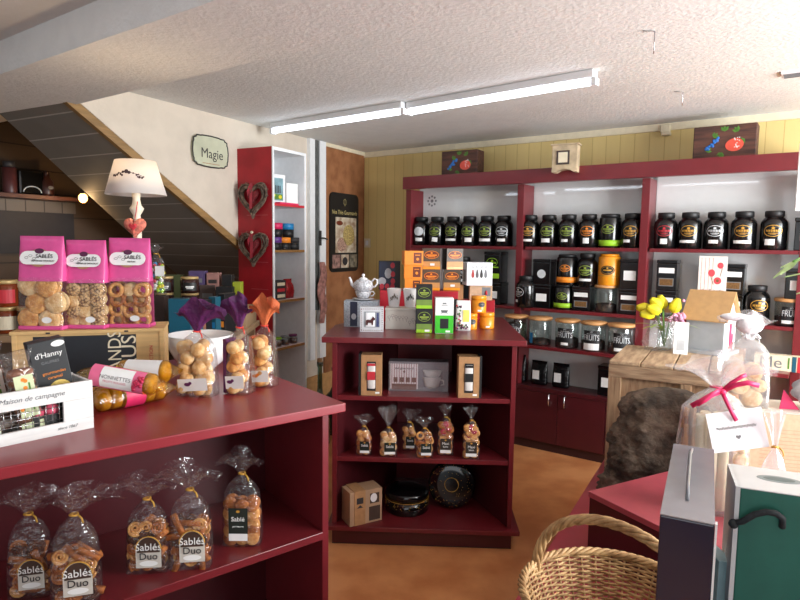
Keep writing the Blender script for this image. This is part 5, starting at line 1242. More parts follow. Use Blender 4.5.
# poster on the brown board
s0_, zt_ = Ls(329, 189, .022); s1_, zb_ = Ls(357, 275, .022); pw = s1_ - s0_; ph_ = Ls(329, 189, .022)[1] - Ls(329, 270, .022)[1]
zc_ = (Ls(343, 191, .022)[1] + Ls(343, 274, .022)[1]) / 2
t = thing('tea_poster', 'black rounded poster board with photographs of teas on the brown board', 'poster', L((s0_ + s1_) / 2, .0225, zc_), LA)
out = []; rr_ = .05
for cx, cz, a0 in ((pw / 2 - rr_, ph_ / 2 - rr_, 0), (-pw / 2 + rr_, ph_ / 2 - rr_, PI / 2), (-pw / 2 + rr_, -ph_ / 2 + rr_, PI), (pw / 2 - rr_, -ph_ / 2 + rr_, 1.5 * PI)):
    for j in range(6): a = a0 + PI / 2 * j / 5; out.append((cx + rr_ * math.cos(a), cz + rr_ * math.sin(a)))
MB().prism(out, -.012, 0).build('board', BLACKM, t)
PH = mat('photo_cream', (206, 196, 174), .5, var=.25, scale=18, rgb2=(150, 120, 96))
MB().rect(.02, -.02, pw * .74, ph_ * .45, -.0127, seg=1).build('large_photo', PH, t)
e = MB(); e.m(0).ell(-.08, .08, .05, .02, -.0132).m(1).ell(.06, -.02, .09, .09, -.0132); e.m(2).ell(-.05, -.10, .07, .06, -.0132); e.build('tea_heaps', [BROWN, mat('tea_straw', (196, 170, 104), .8, var=.3, scale=80), mat('tea_pink', (190, 150, 130), .8, var=.3, scale=80)], t)
for k in range(3):
    MB().rect(-pw * .29 + k * pw * .3, -ph_ * .365, pw * .27, ph_ * .17, -.0127, seg=1).build('small_photo', [mat('photo_rose', (170, 130, 120), .6, var=.3, scale=30), PH, mat('photo_straw', (150, 140, 120), .6, var=.3, scale=30)][k], t)
    if k == 1: MB().ell(.004, -ph_ * .365, .04, .035, -.0131).build('tea_heap', DARKI, t)
text('Nos Thés Gourmands', .05, mat('gold_words', (196, 180, 120), .5), t, (0, -.0126, ph_ * .255), sx=.85)
MB().ring(0, ph_ * .39, .022, .026, .003, -.0126).rect(0, ph_ * .375, .003, .05, -.0126, seg=1).build('tea_mark', mat('gold_words', (196, 180, 120)), t)
# scarf and latch on the door frame
sA = Ls(316, 290, 0)[0]
t = thing('pink_scarf', 'faded pink cloth strip hanging on the white door frame', 'scarf', L(sA + .02, .05, Ls(316, 262, 0)[1]), LA)
b = MB(); b.smooth = True; rings = []
for k in range(12):
    z = -k * .045; rings.append([Vector(((.03 + .02 * math.sin(k * .3)) * math.cos(a) * (1 + .3 * math.sin(3 * a + k)) + .01 * math.sin(k), .012 * math.sin(a), z)) for a in [2 * PI * i / 18 for i in range(18)]])
b.loft(rings).build('cloth', mat('dusty_pink_cloth', (180, 126, 116), .9, var=.25, scale=30), t)
t = thing('door_latch', 'dark metal latch on the white door frame', 'latch', L(sA + .015, .031, Ls(316, 238, 0)[1]), LA)
MB().box(-.012, .012, -.006, 0, -.06, .06).build('plate', DARKI, t); MB().tube([(0, -.006, 0), (0, -.04, 0), (.04, -.045, -.01)], .006, 8).build('lever', DARKI, t)
# green glass bottles behind the counter, by the cabinet
for k, (px, py, nm, R, h) in enumerate([(314, 425, 'large green tinted glass bottle with long neck by the door frame', .075, .60), (312, 400, 'squat dark green demijohn behind the long necked bottle', .12, .5)]):
    p = L(-.92 + .34 * k, .35, 0) ; p = Vector((-.565 + .07 * k, 4.21 + .30 * k, 0)) 
    t = thing('glass_bottle', nm, 'bottle', p, 0, 'green bottles on the floor')
    t.location.z = .001
    k2 = MB().lathe([(R * .9, 0), (R, .02), (R, h * .38), (R * .8, h * .5), (R * .3, h * .62), (.018, h * .7), (.016, h * .94), (.022, h * .95), (.022, h)], 28).build('glass', GGLASS if k == 0 else mat('dark_green_glass', (26, 44, 38), .1), t)
    MB().lathe([(.017, h * .96), (.02, h * 1.0), (.018, h * 1.04), (0, h * 1.04)], 16).build('stopper', mat('cork', (170, 130, 90), .8), t)

# ================================================================== ALCOVE UNDER THE STAIR
AO = AOFF + .001
def As(px, py, o=AO): return Ls(px, py, o)
s0_, z0_ = As(0, 194); s1_, z1_ = As(74, 200)
zsh = (z0_ + z1_) / 2
t = thing('wall_shelf', 'long brown wooden shelf on the dark alcove wall under the stairs', 'shelf', L(s0_ - .5, AO, zsh), LA)
MB().box(0, s1_ - s0_ + .5, -.20, -.001, -.025, 0).build('board', mat('walnut_board', (96, 56, 44), .5, var=.15, scale=8), t)
def apos(px, py, off=.1): s, z = As(px, py, AO + off); return L(s, AO + off), s, z
for k, (px, nm, kind) in enumerate([(31, 'black tray with pale curved mark on the alcove shelf', 'tray'), (47, 'dark brown jug on the alcove shelf', 'jug'), (10, 'dark reddish canister pair on the alcove shelf', 'can')]):
    p, s_, _ = apos(px, 190); p.z = zsh + .0005
    if kind == 'tray':
        t = thing('serving_tray', nm, 'tray', p, LA); MB().box(-.085, .085, -.015, .015, 0, .17).build('tray', BLACK, t, bevel=.02)
        MB().tube([(.06 * math.cos(a), -.018, .02 + .04 * math.sin(a)) for a in [PI * j / 10 for j in range(11)]], .004, 6).build('curved_mark', SILV, t)
    elif kind == 'jug':
        t = thing('jug', nm, 'jug', p, LA); MB().lathe([(.04, 0), (.045, .02), (.042, .10), (.02, .135), (.018, .165), (.024, .17), (0, .17)], 20).build('jug_body', mat('dark_glaze', (60, 32, 28), .3), t)
        MB().ell(0, .06, .02, .012, -.047).build('label', GREYM, t)
    else:
        t = thing('tin_canister', nm, 'tin', p, LA); MB().lathe([(.04, 0), (.042, .01), (.042, .17), (0, .172)], 20).build('tin_body', mat('dark_red_tin', (82, 40, 40), .4), t)
        MB().lathe([(.035, .1725), (.035, .21), (0, .212)], 20).build('tin_top', mat('dark_grey_tin', (58, 56, 58), .4), t)
# grey panelled strip and dark board under the shelf
s1b, zt_ = As(72, 214); _, zb_ = As(20, 246)
t = thing('panel_strip', 'grey boarded strip below the alcove shelf', 'panel', L(s0_ - .5, AO, 0), LA)
MB().box(0, s1_ - s0_ + .5, -.015, -.001, zt_ + .001, zsh - .026).build('boards', planks('grey_boards', (110, 102, 94), (60, 54, 50), .13, 'X', gap=.06, var=.08), t)
t = thing('chalk_board', 'plain dark board fixed below the grey boarded strip', 'board', L(s0_ - .5, AO, 0), LA)
MB().box(0, s1b - s0_ + .5, -.02, -.001, zb_ - .05, zt_).build('board', mat('dark_slate_board', (44, 40, 42), .6), t)
# hanging bulb
p = G(83, 198, 1.6); pl_ = L(As(83, 198, AO + .45)[0], AO + .45); zb2 = As(83, 198, AO + .45)[1]; pl_.z = zb2
t = thing('pendant_bulb', 'glowing bare bulb hanging on a cord under the stairs', 'lamp', pl_, 0)
MB().sph((0, 0, 0), .028, .028, .032).build('bulb', mat('glowing_filament_glass', (255, 190, 100), .3, emis=9, var=0), t)
MB().lathe([(.014, .028), (.016, .03), (.016, .06), (.004, .07)], 16).build('socket', DARKI, t)
sx_ = As(83, 198, AO + .45)[0]; MB().tube([(0, 0, .068), (0, 0, max(.12, trimz(sx_) - .085 - zb2))], .0025, 6).build('cord', DARKI, t)
point('pendant_light', pl_ + Vector((.0, -.0, -.06)), 2.6, (1, .62, .28), .03)
# display table behind the counter with jams, tins and packs
DT = .985; p0_ = G(0, 326, DT); p1_ = G(92, 322, DT)
dk = thing('display_table', 'pale wooden display table behind the counter under the stairs', 'table', (0, 0, 0), 0)
dt = Vector((-1.30, 2.95, 0)); dk.location = dt; DA = math.radians(3); dk.rotation_euler = (0, 0, DA)
PW = mat('pale_table_wood', (176, 146, 112), .6, var=.1, scale=6)
MB().box(-.85, .50, -.10, .55, DT - .03, DT).build('table_top', PW, dk, bevel=.002)
for x in (-.82, .44):
    for y in (-.07, .48): MB().box(x, x + .04, y, y + .04, 0.001, DT - .0305).build('leg', PW, dk)
DT += .0004
rs = thing('step_riser', 'low pale wooden step on the display table', 'riser', dt + Vector((.02, .20, DT)), DA)
MB().box(-.3, .46, -.0, .3, 0, .10).build('step', PW, rs, bevel=.001)
def jam(label, px, z, y, R=.036, h=.085, lidm=GOLD, bodym=None, lab='dark', grp='jam jars on the display table'):
    x = (px - 400) / FPX * y
    t = thing('jam_jar', label, 'jar', (x, y, z), face((x, y)), grp)
    MB().lathe([(R - .003, 0), (R, .004), (R, h * .78), (R - .006, h * .86)], 22).build('glass', bodym or mat('dark_jam', (50, 26, 24), .15), t)
    MB().lathe([(R - .002, h * .865), (R - .002, h - .002), (R - .005, h), (0, h)], 22).build('lid', lidm, t)
    MB().rect(0, h * .4, R * 1.5, h * .5, -.001).bend(R).build('label', {'dark': BLACKM, 'red': REDI, 'cream': CREAM}[lab], t)
    if lab == 'dark': MB().rect(0, h * .4, R * .9, .008, -.0018).rect(0, h * .3, R * .7, .004, -.0018).bend(R).build('label_words', PAPER, t)
    return t
GL = mat('gold_lid', (206, 176, 120), .35, metal=.3)
yj = 3.185; ZJ = DT + .1006
jam('dark preserve jar with gold lid, upper left of four by the blue tin', 163.5, ZJ + .0865, yj, .048, .086, GL); jam('dark preserve jar with gold lid, upper right of four by the blue tin', 189, ZJ + .0865, yj, .048, .086, GL)
jam('jar of dark preserve with black label, lower left of four by the blue tin', 163.5, ZJ, yj, .048, .086, GL); jam('jar of dark preserve with black label, lower right of four by the blue tin', 189, ZJ, yj, .048, .086, GL)
JR = mat('amber_jam', (120, 52, 24), .12)
for k, (px, lv, lb) in enumerate([(4, 0, 'cream'), (27, 0, 'dark'), (4, 1, 'red'), (105, 0, 'dark')]):
    jam(['reddish brown jam jar, lower of the stack at the left photo edge', 'dark jam jar half behind the left pink pouch', 'reddish brown jam jar with gold lid, upper of the stack at the left photo edge', 'dark jam jar glimpsed between the pink pouches'][k], px, DT + lv * .1305, 2.94, .055, .13, GL, JR if k != 1 else None, lb)
def pack(label, px0, px1, pyt, z, y, m_, d=.06, h=None, print_=None, name='tea_packet', rz=0):
    x = ((px0 + px1) / 2 - 400) / FPX * y; w_ = (px1 - px0) / FPX * y
    h = PL((px0 + px1) / 2, pyt, Vector((x, y, 0)), 0).z - z
    t = thing(name, label, 'box', (x, y + d / 2, z), rz)
    MB().box(-w_ / 2, w_ / 2, -d / 2, d / 2, 0, h).build('carton', m_, t, bevel=.001)
    if print_: MB().rect(0, h * .5, w_ * .7, h * .22, -d / 2 - .0008, seg=1).rect(0, h * .25, w_ * .4, h * .06, -d / 2 - .0008, seg=1).build('print', print_, t)
    return t
zr_ = DT + .1004; yr = 3.34
pack('violet carton on the step behind the preserve jars', 188, 204, 271, zr_ + .09, yr, mat('violet_card', (86, 70, 112), .5), print_=GREYM)
pack('dull pink carton on the step behind the preserve jars', 206, 218, 273, zr_ + .09, yr, mat('dull_pink_card', (160, 116, 108), .6), print_=DARKI)
pack('dark carton with silver frame at the right of the step', 221, 231, 275, zr_, yr, BLACKM, print_=GREYM)
pack('lime green carton at the right end of the step', 232, 240, 282, zr_, yr, mat('acid_green', (150, 160, 40), .5))
pack('grey brown carton with dark print under the pink one', 199, 214, 285, zr_, yr - .01, mat('grey_brown_card', (88, 72, 68), .6), d=.05, print_=GREYM)
pack('black carton with faint print, lower row on the step', 215, 231.5, 287, zr_, yr - .09, BLACKM, d=.05, print_=GREYM)
pack('dark brown carton carrying the violet one', 184, 198, 286, zr_, yr, mat('umber_card', (60, 44, 40), .6))
pack('dim green packet behind the preserve jars', 160, 182, 275, zr_, yr + .02, mat('dim_green', (70, 78, 44), .6))
t = pack('blue dotted tall tin in front of the preserve jars, behind the white bowl', 167, 189, 299, DT, 2.66 + .15, mat('petrol_dotted', (20, 92, 116), .4, var=.15, scale=200), name='blue_tin')
CT = [('black tea card carton with orange band, first of the leaning row', ORANGE), ('black tea card carton with peach band, second of the leaning row', mat('peach', (226, 160, 130), .5)), ('black tea card carton with blue band, third of the leaning row', BLUE), ('black tea card carton with orange foot, fourth of the leaning row', ORANGE)]
for k, (nm, m_) in enumerate(CT):
    t = pack(nm, 192 + 9 * k, 200 + 9 * k, 303 - 3 * k, DT, 2.86 + .035 * k, BLACKM if k % 2 else TEAL, d=.10, name='tea_card_box', rz=-.3); t['group'] = 'row of tea card cartons'
    MB().rect(0, .05, .03, .03, -.0512, seg=1).build('colour_band', m_, t); MB().rect(0, .12, .02, .03, -.0512, seg=1).build('label', PAPER, t)
# gift bag of sweets with tag, and a sparkling tied bag behind the pink pouches
sb_ = pack('dark carton under the gift bag of coloured sweets', 149, 163, 296, DT, 2.99, mat('umber_card', (60, 44, 40), .6), d=.06)
SBZ = PL(156, 296, Vector((0, 2.99, 0)), 0).z
t = cello_bag('sweet_bag', 'clear gift bag of coloured sweets with white tag left of the preserve jars', Vector(((156 - 400) / FPX * 3.02, 3.02, SBZ + .0005)), 0, .085, .06, .17, .21, .05, .08, None, CLEAR, seed=31)
g = [MB() for _ in range(5)]; rn = random.Random(4)
for k in range(60): g[k % 5].sph((rn.uniform(-.03, .03), rn.uniform(-.02, .02), rn.uniform(.02, .16)), .010, n=8)
for k, m_ in enumerate((REDI, LIME, BLUE, PAPER, YELL)): g[k].build('sweets', m_, t)
MB().box(.01, .055, -.042, -.040, .10, .15, Matrix.Rotation(.0, 4, 'Y')).build('tag', PAPER, t)
t = cello_bag('sweet_bag', 'tied sparkling film bag glimpsed above the middle pink pouch', Vector(((80 - 400) / FPX * 2.95, 2.95, DT)), 0, .09, .06, .24, .30, .09, .11, None, CLEARB, seed=33, rise=.8)
MB().lathe([(.03, .01), (.034, .2), (0, .21)], 14).build('dark_sweets', DARKI, t)

# ================================================================== RIGHT FOREGROUND
PZ = .40
PA_ = math.atan2(2.809 - 1.688, .98 - .352); PXv = Vector((math.sin(PA_), -math.cos(PA_), 0)); PYv = Vector((math.cos(PA_), math.sin(PA_), 0)); PO = Vector((.352, 1.688, 0))
pk = thing('low_plinth', 'wide low crimson plinth with pinkish glare in its colour, its edge running to the shelving', 'plinth', PO, PA_ - PI / 2)
PINKR = mat('glare_tinted_crimson_laminate', (164, 58, 70), .3, var=.05, scale=10)  # crimson laminate, its pink glare mixed into the base colour
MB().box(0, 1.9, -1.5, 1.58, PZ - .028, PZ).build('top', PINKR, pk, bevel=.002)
MB().box(.03, 1.88, -1.48, 1.55, 0.001, PZ - .0285).build('base', REDD, pk)
PZ += .0004
# display block
BO = Vector((.654, 1.99, 0)); BA = math.radians(28.2)
def BL(x, y, z=0): return BO + Vector((math.cos(BA) * x - math.sin(BA) * y, math.sin(BA) * x + math.cos(BA) * y, z))
bk = thing('display_block', 'maroon display block with pale pink top standing on the low plinth', 'block', BO, BA)
BZ_ = .61
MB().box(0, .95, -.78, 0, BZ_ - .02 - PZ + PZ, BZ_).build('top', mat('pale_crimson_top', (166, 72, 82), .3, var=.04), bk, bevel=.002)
MB().box(.004, .946, -.776, -.004, PZ, BZ_ - .0205).build('body', REDD, bk, bevel=.001)
BZ_ += .0004

# wooden crate standing behind
KO = Vector((.957, 2.701, 0)); KA = math.radians(-29)
ck = thing('fruit_crate', 'large weathered wooden crate on the plinth beside the tree stump', 'crate', KO + Vector((0, 0, PZ)), KA)
kh = .93 - PZ; kw, kd = .54, .5
T_ = .016
CRATEY = mat('weathered_crate_top', (198, 170, 136), .8, var=.2, scale=5, stretch=(10, 1.5, 12), bump=.3, bscale=14, rgb2=(160, 130, 102))
for k in range(4):   # top boards
    x0 = kw * k / 4; MB().box(x0 + .0025, x0 + kw / 4 - .0025, -.004, kd + .004, kh - T_, kh).build('top_board', CRATEY, ck, bevel=.003)
MB().box(0, kw, 0, T_, kh - .075, kh - T_ - .0005).build('front_rail', CRATEW, ck, bevel=.002); MB().box(0, kw, 0, T_, 0.0005, .07).build('front_rail', CRATEW, ck, bevel=.002)
for x0, x1 in ((0, .055), (kw - .055, kw)): MB().box(x0, x1, 0.0, T_, .0705, kh - .0755).build('corner_post', CRATEV, ck, bevel=.002)
MB().box(.055, kw - .055, T_ + .0, T_ + .012, .02, kh - T_ - .001).build('front_panel', CRATEV, ck)
MB().box(.30, .345, .001, T_ - .0005, .0705, kh - .0755).build('centre_batten', CRATEV, ck, bevel=.002)
for x in (.002, kw - T_): MB().box(x, x + T_ - .002, T_ + .0125, kd - .0, .0005, kh - T_ - .0005).build('side_panel', CRATEW, ck)
MB().box(.02, kw - .02, kd - .012, kd, .0005, kh - T_ - .0005).build('back_panel', CRATEW, ck)
KZ = .93 + .0005
def K(x, y, z=KZ): return KO + Vector((math.cos(KA) * x - math.sin(KA) * y, math.sin(KA) * x + math.cos(KA) * y, z))

# stump
from mathutils import noise
st = MB(); st.smooth = True
rings = []; NR, NS = 60, 90
for j in range(NR + 1):
    u = j / NR; z = PZ + .001 + .475 * u
    r = .215 - .06 * u - .0 if u < .8 else .167 * math.sqrt(max(0, 1 - ((u - .8) / .2) ** 2)) + .002
    cx = .05 * u ** 1.2
    ring = []
    for i in range(NS):
        a = 2 * PI * i / NS; d = Vector((math.cos(a), math.sin(a), 0)); p = Vector((cx, 0, z)) + Vector((d.x * r, d.y * r * .62, 0))
        n_ = noise.fractal(p * 9, 1, 2.2, 5); n2_ = noise.noise(p * 30)
        k = 1 + .15 * n_ + .07 * n2_ + .09 * noise.noise(p * 60) ; 
        ring.append(Vector((cx + d.x * r * k, d.y * r * .62 * k, max(PZ + .0005, z + .012 * n_ * u))))
    rings.append(ring)
st.loft(rings); so_ = st.build('tree_stump', BARK); so_.location = (1.055, 2.425, 0); so_.rotation_euler = (0, 0, math.radians(-14)); tag(so_, 'rough dark bark covered stump leaning against the wooden crate', 'stump')

# wicker basket
bs = thing('wicker_basket', 'oval willow basket with twisted handle on the low plinth, in the foreground', 'basket', (.545, 1.41, PZ), math.radians(-46))
A0, B0, HB = .16, .15, .165; A1, B1 = .232, .225
def bw(a, u, off=0): return ((A0 + (A1 - A0) * u ** .8 + off) * math.cos(a), (B0 + (B1 - B0) * u ** .8 + off) * math.sin(a), .012 + HB * u)
stk = MB(); NSK = 36
for k in range(NSK):
    a = 2 * PI * k / NSK
    stk.tube([bw(a, u / 6, 0) for u in range(7)], .0032, 6)
stk.build('upright_stakes', WICK, bs)
wv = MB(); NW = 27
for r_ in range(NW):
    u = (r_ + .5) / NW; pts = []
    for i in range(NSK * 4):
        a = 2 * PI * i / (NSK * 4); o_ = .0048 * math.cos(a * NSK / 2 + (PI if r_ % 2 else 0)); x, y, z = bw(a, u, o_); pts.append((x, y, z + .0008 * math.sin(i * 1.7 + r_)))
    wv.tube(pts, .0035, 5, closed=True)
wv.build('woven_wall', WICK, bs)
bb = MB(); bb.lathe([(.01, .006), (A0 * .98, .006), (A0 * 1.02, .012), (.01, .012)], 40, sy=B0 / A0); bb.build('base', WICK, bs)
rm = MB()
for k in range(4):
    pts = []
    for i in range(160):
        a = 2 * PI * i / 160; q = a * 16 + k * PI / 2; x, y, z = bw(a, 1, .007 * math.cos(q)); pts.append((x, y, z + .004 + .007 * math.sin(q)))
    rm.tube(pts, .0048, 6, closed=True)
rm.build('braided_rim', WICK, bs)
hd = MB()
for k in range(5):
    pts = []
    for i in range(70):
        t_ = PI * i / 69; q = t_ * 9 + k * 2 * PI / 5; R_ = .0085 * (1 + .0 * math.sin(t_))
        ex = -A1 * math.cos(t_); ez = HB + .222 * math.sin(t_) ** .85 * 1 - .02
        n_ = Vector((-math.cos(t_), 0, math.sin(t_))); c_ = Vector((ex, 0, ez)) + n_ * R_ * math.cos(q) + Vector((0, 1, 0)) * R_ * math.sin(q); pts.append(c_)
    hd.tube(pts, .0062, 6)
hd.build('twisted_handle', WICK, bs)

# near stand for the boxes in front
ns = thing('display_stand', 'low maroon stand under the foreground gift boxes', 'stand', (.30, .45, 0), 0)
MB().box(0, .95, -.1, .64, .63, .65).build('top', RED, ns, bevel=.002)
MB().box(.02, .93, -.08, .62, PZ, .6295).build('body', REDD, ns)
NZ = .6504
# navy / silver gift box
zt = 1.09
f0 = G(660, 514, zt); f1 = G(715, 524, zt); b0 = G(672, 443, zt); b1 = G(716, 450, zt)
c_ = (f0 + f1 + b0 + b1) / 4; ang = math.atan2(f1.y - f0.y, f1.x - f0.x); gw = (f1 - f0).length; gl = ((b0 + b1) / 2 - (f0 + f1) / 2).length
ang2 = math.atan2(*reversed([((b0 + b1) / 2 - (f0 + f1) / 2).x, ((b0 + b1) / 2 - (f0 + f1) / 2).y])) - PI / 2
gb = thing('gift_box', 'tall glossy navy gift box with silver grey top in the right foreground', 'box', Vector((c_.x, c_.y, NZ)), ang2)
NAVG = mat('glossy_navy_card', (20, 28, 52), .12, var=.0, coat=.5); SLV = mat('silver_grey_card', (176, 178, 186), .16, var=.03, metal=.6)
hgt = zt - NZ
MB().box(-gw / 2, gw / 2, -gl / 2, gl / 2, 0, hgt - .002).build('body', NAVG, gb, bevel=.002)
MB().box(-gw / 2, gw / 2, -gl / 2, gl / 2, hgt - .0015, hgt).build('silver_top', SLV, gb)
MB().box(gw / 2 + .0004, gw / 2 + .003, -gl / 2, -gl / 2 + .01, 0, hgt).build('white_edge', PAPER, gb)
MB().tube([(-.002, gl * .44, hgt + .001), (-.004, gl * .2, hgt + .016), (-.003, -gl * .12, hgt + .003), (-.002, -gl * .3, hgt + .001)], .0026, 6).build('clear_cord', mat('silver_cord', (120, 122, 128), .3), gb)
# green gift box
zt = 1.05
f0 = G(741, 487, zt); f1 = G(800, 495.5, zt); b0 = G(744, 466, zt); an = math.atan2(f1.y - f0.y, f1.x - f0.x); dpt = (b0 - f0).length
gg = thing('gift_box', 'deep green gift box with white top, oval emblem and dark cord, at the right edge', 'box', Vector((f0.x, f0.y, NZ)), an)
gh = zt - NZ; GRN = mat('bottle_green_card', (38, 108, 92), .5, var=.06, scale=20)
MB().box(0, .24, 0, dpt, 0, gh - .002).build('body', GRN, gg, bevel=.0015)
MB().box(-.001, .241, -.001, dpt + .001, gh - .0015, gh).build('white_top', mat('white_box_card', (222, 222, 220), .6, var=.02), gg)
MB().box(-.0075, -.0005, 0, dpt, 0, gh).build('white_side', mat('white_box_card', (222, 222, 220)), gg)
e = MB(); cx, cy = .066, dpt * .55
e.slab([(cx + .034 * math.cos(2 * PI * i / 24), cy + .016 * math.sin(2 * PI * i / 24)) for i in range(24)], gh, gh + .0006); e.build('oval_emblem', mat('emblem_grey', (150, 160, 158), .6), gg)
e = MB(); e.slab([(cx + .024 * math.cos(2 * PI * i / 20), cy + .009 * math.sin(2 * PI * i / 20)) for i in range(20)], gh + .0006, gh + .001); e.build('emblem_centre', mat('emblem_dark', (110, 124, 122), .6), gg)
cp_ = [(-.006, -.004, gh - .062), (.004, -.010, gh - .055), (.02, -.014, gh - .038), (.036, -.016, gh - .030), (.05, -.016, gh - .030), (.060, -.012, gh - .038), (.062, -.004, gh - .056)]
MB().tube(cp_, .0052, 8).sph((-.008, -.004, gh - .064), .008, n=10).build('cord_handle', mat('dark_braided_cord', (46, 50, 52), .8, var=.2, scale=200), gg)

# tall clear gift bag of biscuit sticks with raspberry bow and tag, on the block
GP = Vector((1.0, 1.86, BZ_))
gt = cello_bag('cellophane_gift_bag', 'large clear cellophane bag of biscuit rolls tied with a raspberry ribbon and white tag', GP, math.radians(-12), .205, .11, .33, .40, .105, .30, None, CLEARB, seed=12, tie_m=PINKD, tiew=.016, rise=.5)
WAF = mat('pale_wafer_roll', (228, 214, 180), .7, var=.08, scale=12, stretch=(1, 1, .2))
for x, y in ((-.045, -.02), (-.008, -.028), (.026, -.025), (-.02, .02), (.02, .02)): MB().lathe([(.014, 0), (.016, .002), (.016, .30), (.013, .302), (.011, .295)], 18, (x, y, .012)).build('wafer_roll', WAF, gt)
MB().box(-.068, -.060, -.03, .03, .05, .335).build('kraft_card', KRAFTL, gt)
fill_o = gt
for k in range(9): biscuit('stick', BISCD if k % 2 else BISC, gt, Matrix.Translation((-.088, -.01 + .01 * (k % 3), .10 + k * .024)) @ Matrix.Rotation(PI / 2 + random.uniform(-.4, .4), 4, 'Y') @ Matrix.Scale(1.0, 4))
for k in range(6): biscuit('round', BISCL, gt, Matrix.Translation((.078, -.02, .04 + k * .045)) @ Matrix.Rotation(PI / 2 - .2, 4, 'X'))
rb_ = MB()
def ribbon(pts, w_): 
    vs = []
    for i, p in enumerate(pts):
        p = Vector(p); a = Vector(pts[max(0, i - 1)]); b = Vector(pts[min(len(pts) - 1, i + 1)]); t_ = (b - a).normalized(); n_ = t_.cross(Vector((0, -1, 0))).normalized(); vs += [p - n_ * w_ / 2, p + n_ * w_ / 2]
    rb_.smooth = True; rb_.add(vs, [(2 * i, 2 * i + 1, 2 * i + 3, 2 * i + 2) for i in range(len(pts) - 1)])
K1 = (.0, -.062, .40)
ribbon([K1, (-.03, -.075, .392), (-.06, -.08, .372), (-.088, -.076, .352)], .016)
ribbon([K1, (-.02, -.085, .405), (-.05, -.092, .380), (-.075, -.09, .360)], .012)
ribbon([K1, (.03, -.078, .425), (.062, -.084, .436), (.096, -.08, .428)], .015)
ribbon([K1, (.02, -.075, .43), (.045, -.08, .452), (.06, -.076, .458)], .012)
ribbon([K1, (.008, -.082, .375), (.022, -.088, .345), (.038, -.086, .318)], .012)
rb_.build('ribbon', PINKD, gt, solid=.001)
MB().sph(K1, .012, .01, .01).build('ribbon_knot', PINKD, gt)
tg = MB().box(-.078, .078, -.0012, .0012, -.07, .05).build('gift_tag', mat('white_tag_card', (244, 244, 246), .6, var=.0), gt, loc=(.040, -.082, .298), rot=(-.1, -.22, 0))
MB().tube([(-.055 + .0016 * i, -.002, .0045 * math.sin(i * 1.3) + .0015 * math.sin(i * .7)) for i in range(70)], .0006, 4).build('handwriting', GREYM, tg); MB().prism([(a, b) for a, b in heart_pts(.008, 16)], -.0018, -.0014).build('heart_mark', GREYM, tg, loc=(0, 0, -.03))

# kraft box, bag of cookies, small bags
kx = thing('kraft_gift_box', 'kraft board gift box with printed text lines behind the green box', 'box', Vector((1.235, 2.085, BZ_)), math.radians(-14))
KH_ = .262
MB().box(-.035, .30, 0, .20, 0, KH_ - .002).build('body', KRAFTL, kx, bevel=.002); MB().box(-.037, .302, -.002, .202, KH_ - .0015, KH_).build('lid', mat('pale_lid_card', (216, 206, 194), .6, var=.02), kx)
e = MB()
for k in range(14): e.rect(.13, KH_ * (.12 + .05 * k), .16, .0022, -.0008, seg=1)
e.build('text_lines', mat('print_brown', (186, 150, 118), .7), kx)
ck_ = cello_bag('cookie_bag', 'clear bag of pale cookies with white gathered crown on the kraft box', Vector((1.27, 2.165, BZ_ + KH_ + .0006)), math.radians(-20), .15, .085, .20, .255, .09, .17, [('round', BISCL), ('big', BISCL), ('round', BISC)], CLEARB, seed=14, step=.05, sc=1.0, fill_h=.16, tie_m=PAPER, tiew=.022, rise=.6)
MB().tube([(-.02 + .04 * i / 8 * (1 + .3 * math.sin(i)), -.025, .255 + .012 * math.sin(i * 2)) for i in range(9)], .006, 6).sph((.0, -.02, .30), .045, .03, .035).sph((-.05, -.02, .325), .05, .02, .014).build('white_bow', mat('white_tulle', (240, 240, 242), .9, var=.03, bump=.5, bscale=60), ck_)
sb = cello_bag('sweet_bag', 'slim twisted clear sweet bag standing in front of the kraft box', Vector((1.17, 1.90, BZ_)), 0, .075, .05, .14, .20, .085, .06, [('small', BISCL)], CLEARB, seed=17, step=.03, fill_h=.10, tie_m=GOLD, rise=.9, tiew=.008)
sb.location = (1.12, 1.735, BZ_); sb.scale = (1, 1, 1.25)
wt = thing('wrapped_soft_toy', 'white and grey spotted tissue wrapped bundle beyond the kraft box at the right edge', 'bundle', Vector((1.50, 2.09, BZ_ + KH_ + .0006)), 0)
b = MB(); b.smooth = True; rings = []
for j in range(14):
    u = j / 13; r = .075 * math.sin(PI * min(.98, max(.02, u * .9 + .08))) + .01; ring = []
    for i in range(30):
        a = 2 * PI * i / 30; k = 1 + .16 * math.sin(4 * a + j * .6) + .08 * math.sin(9 * a - j); ring.append(Vector((r * k * math.cos(a), r * k * .8 * math.sin(a), .15 * u)))
    rings.append(ring)
b.loft(rings).build('tissue', mat('spotted_tissue', (240, 240, 240), .8, var=.2, scale=11, rgb2=(150, 152, 158)), wt)
rt_ = thing('red_card', 'small raspberry triangular card beside the spotted bundle', 'card', Vector((1.40, 2.05 + .06, BZ_ + KH_ + .0006)), -.2)
MB().prism([(-.03, 0), (.035, 0), (-.02, .07)], -.002, .002).build('card', PINKD, rt_)
# things in the gap between the two foreground boxes
g2_ = thing('pale_blue_carton', 'pale blue carton standing in the gap before the green gift box', 'box', Vector((.583, 1.045, NZ)), .0)
MB().box(-.012, .014, -.03, .03, 0, .245).build('carton', mat('pale_blue_card', (170, 204, 210), .5), g2_, bevel=.001)

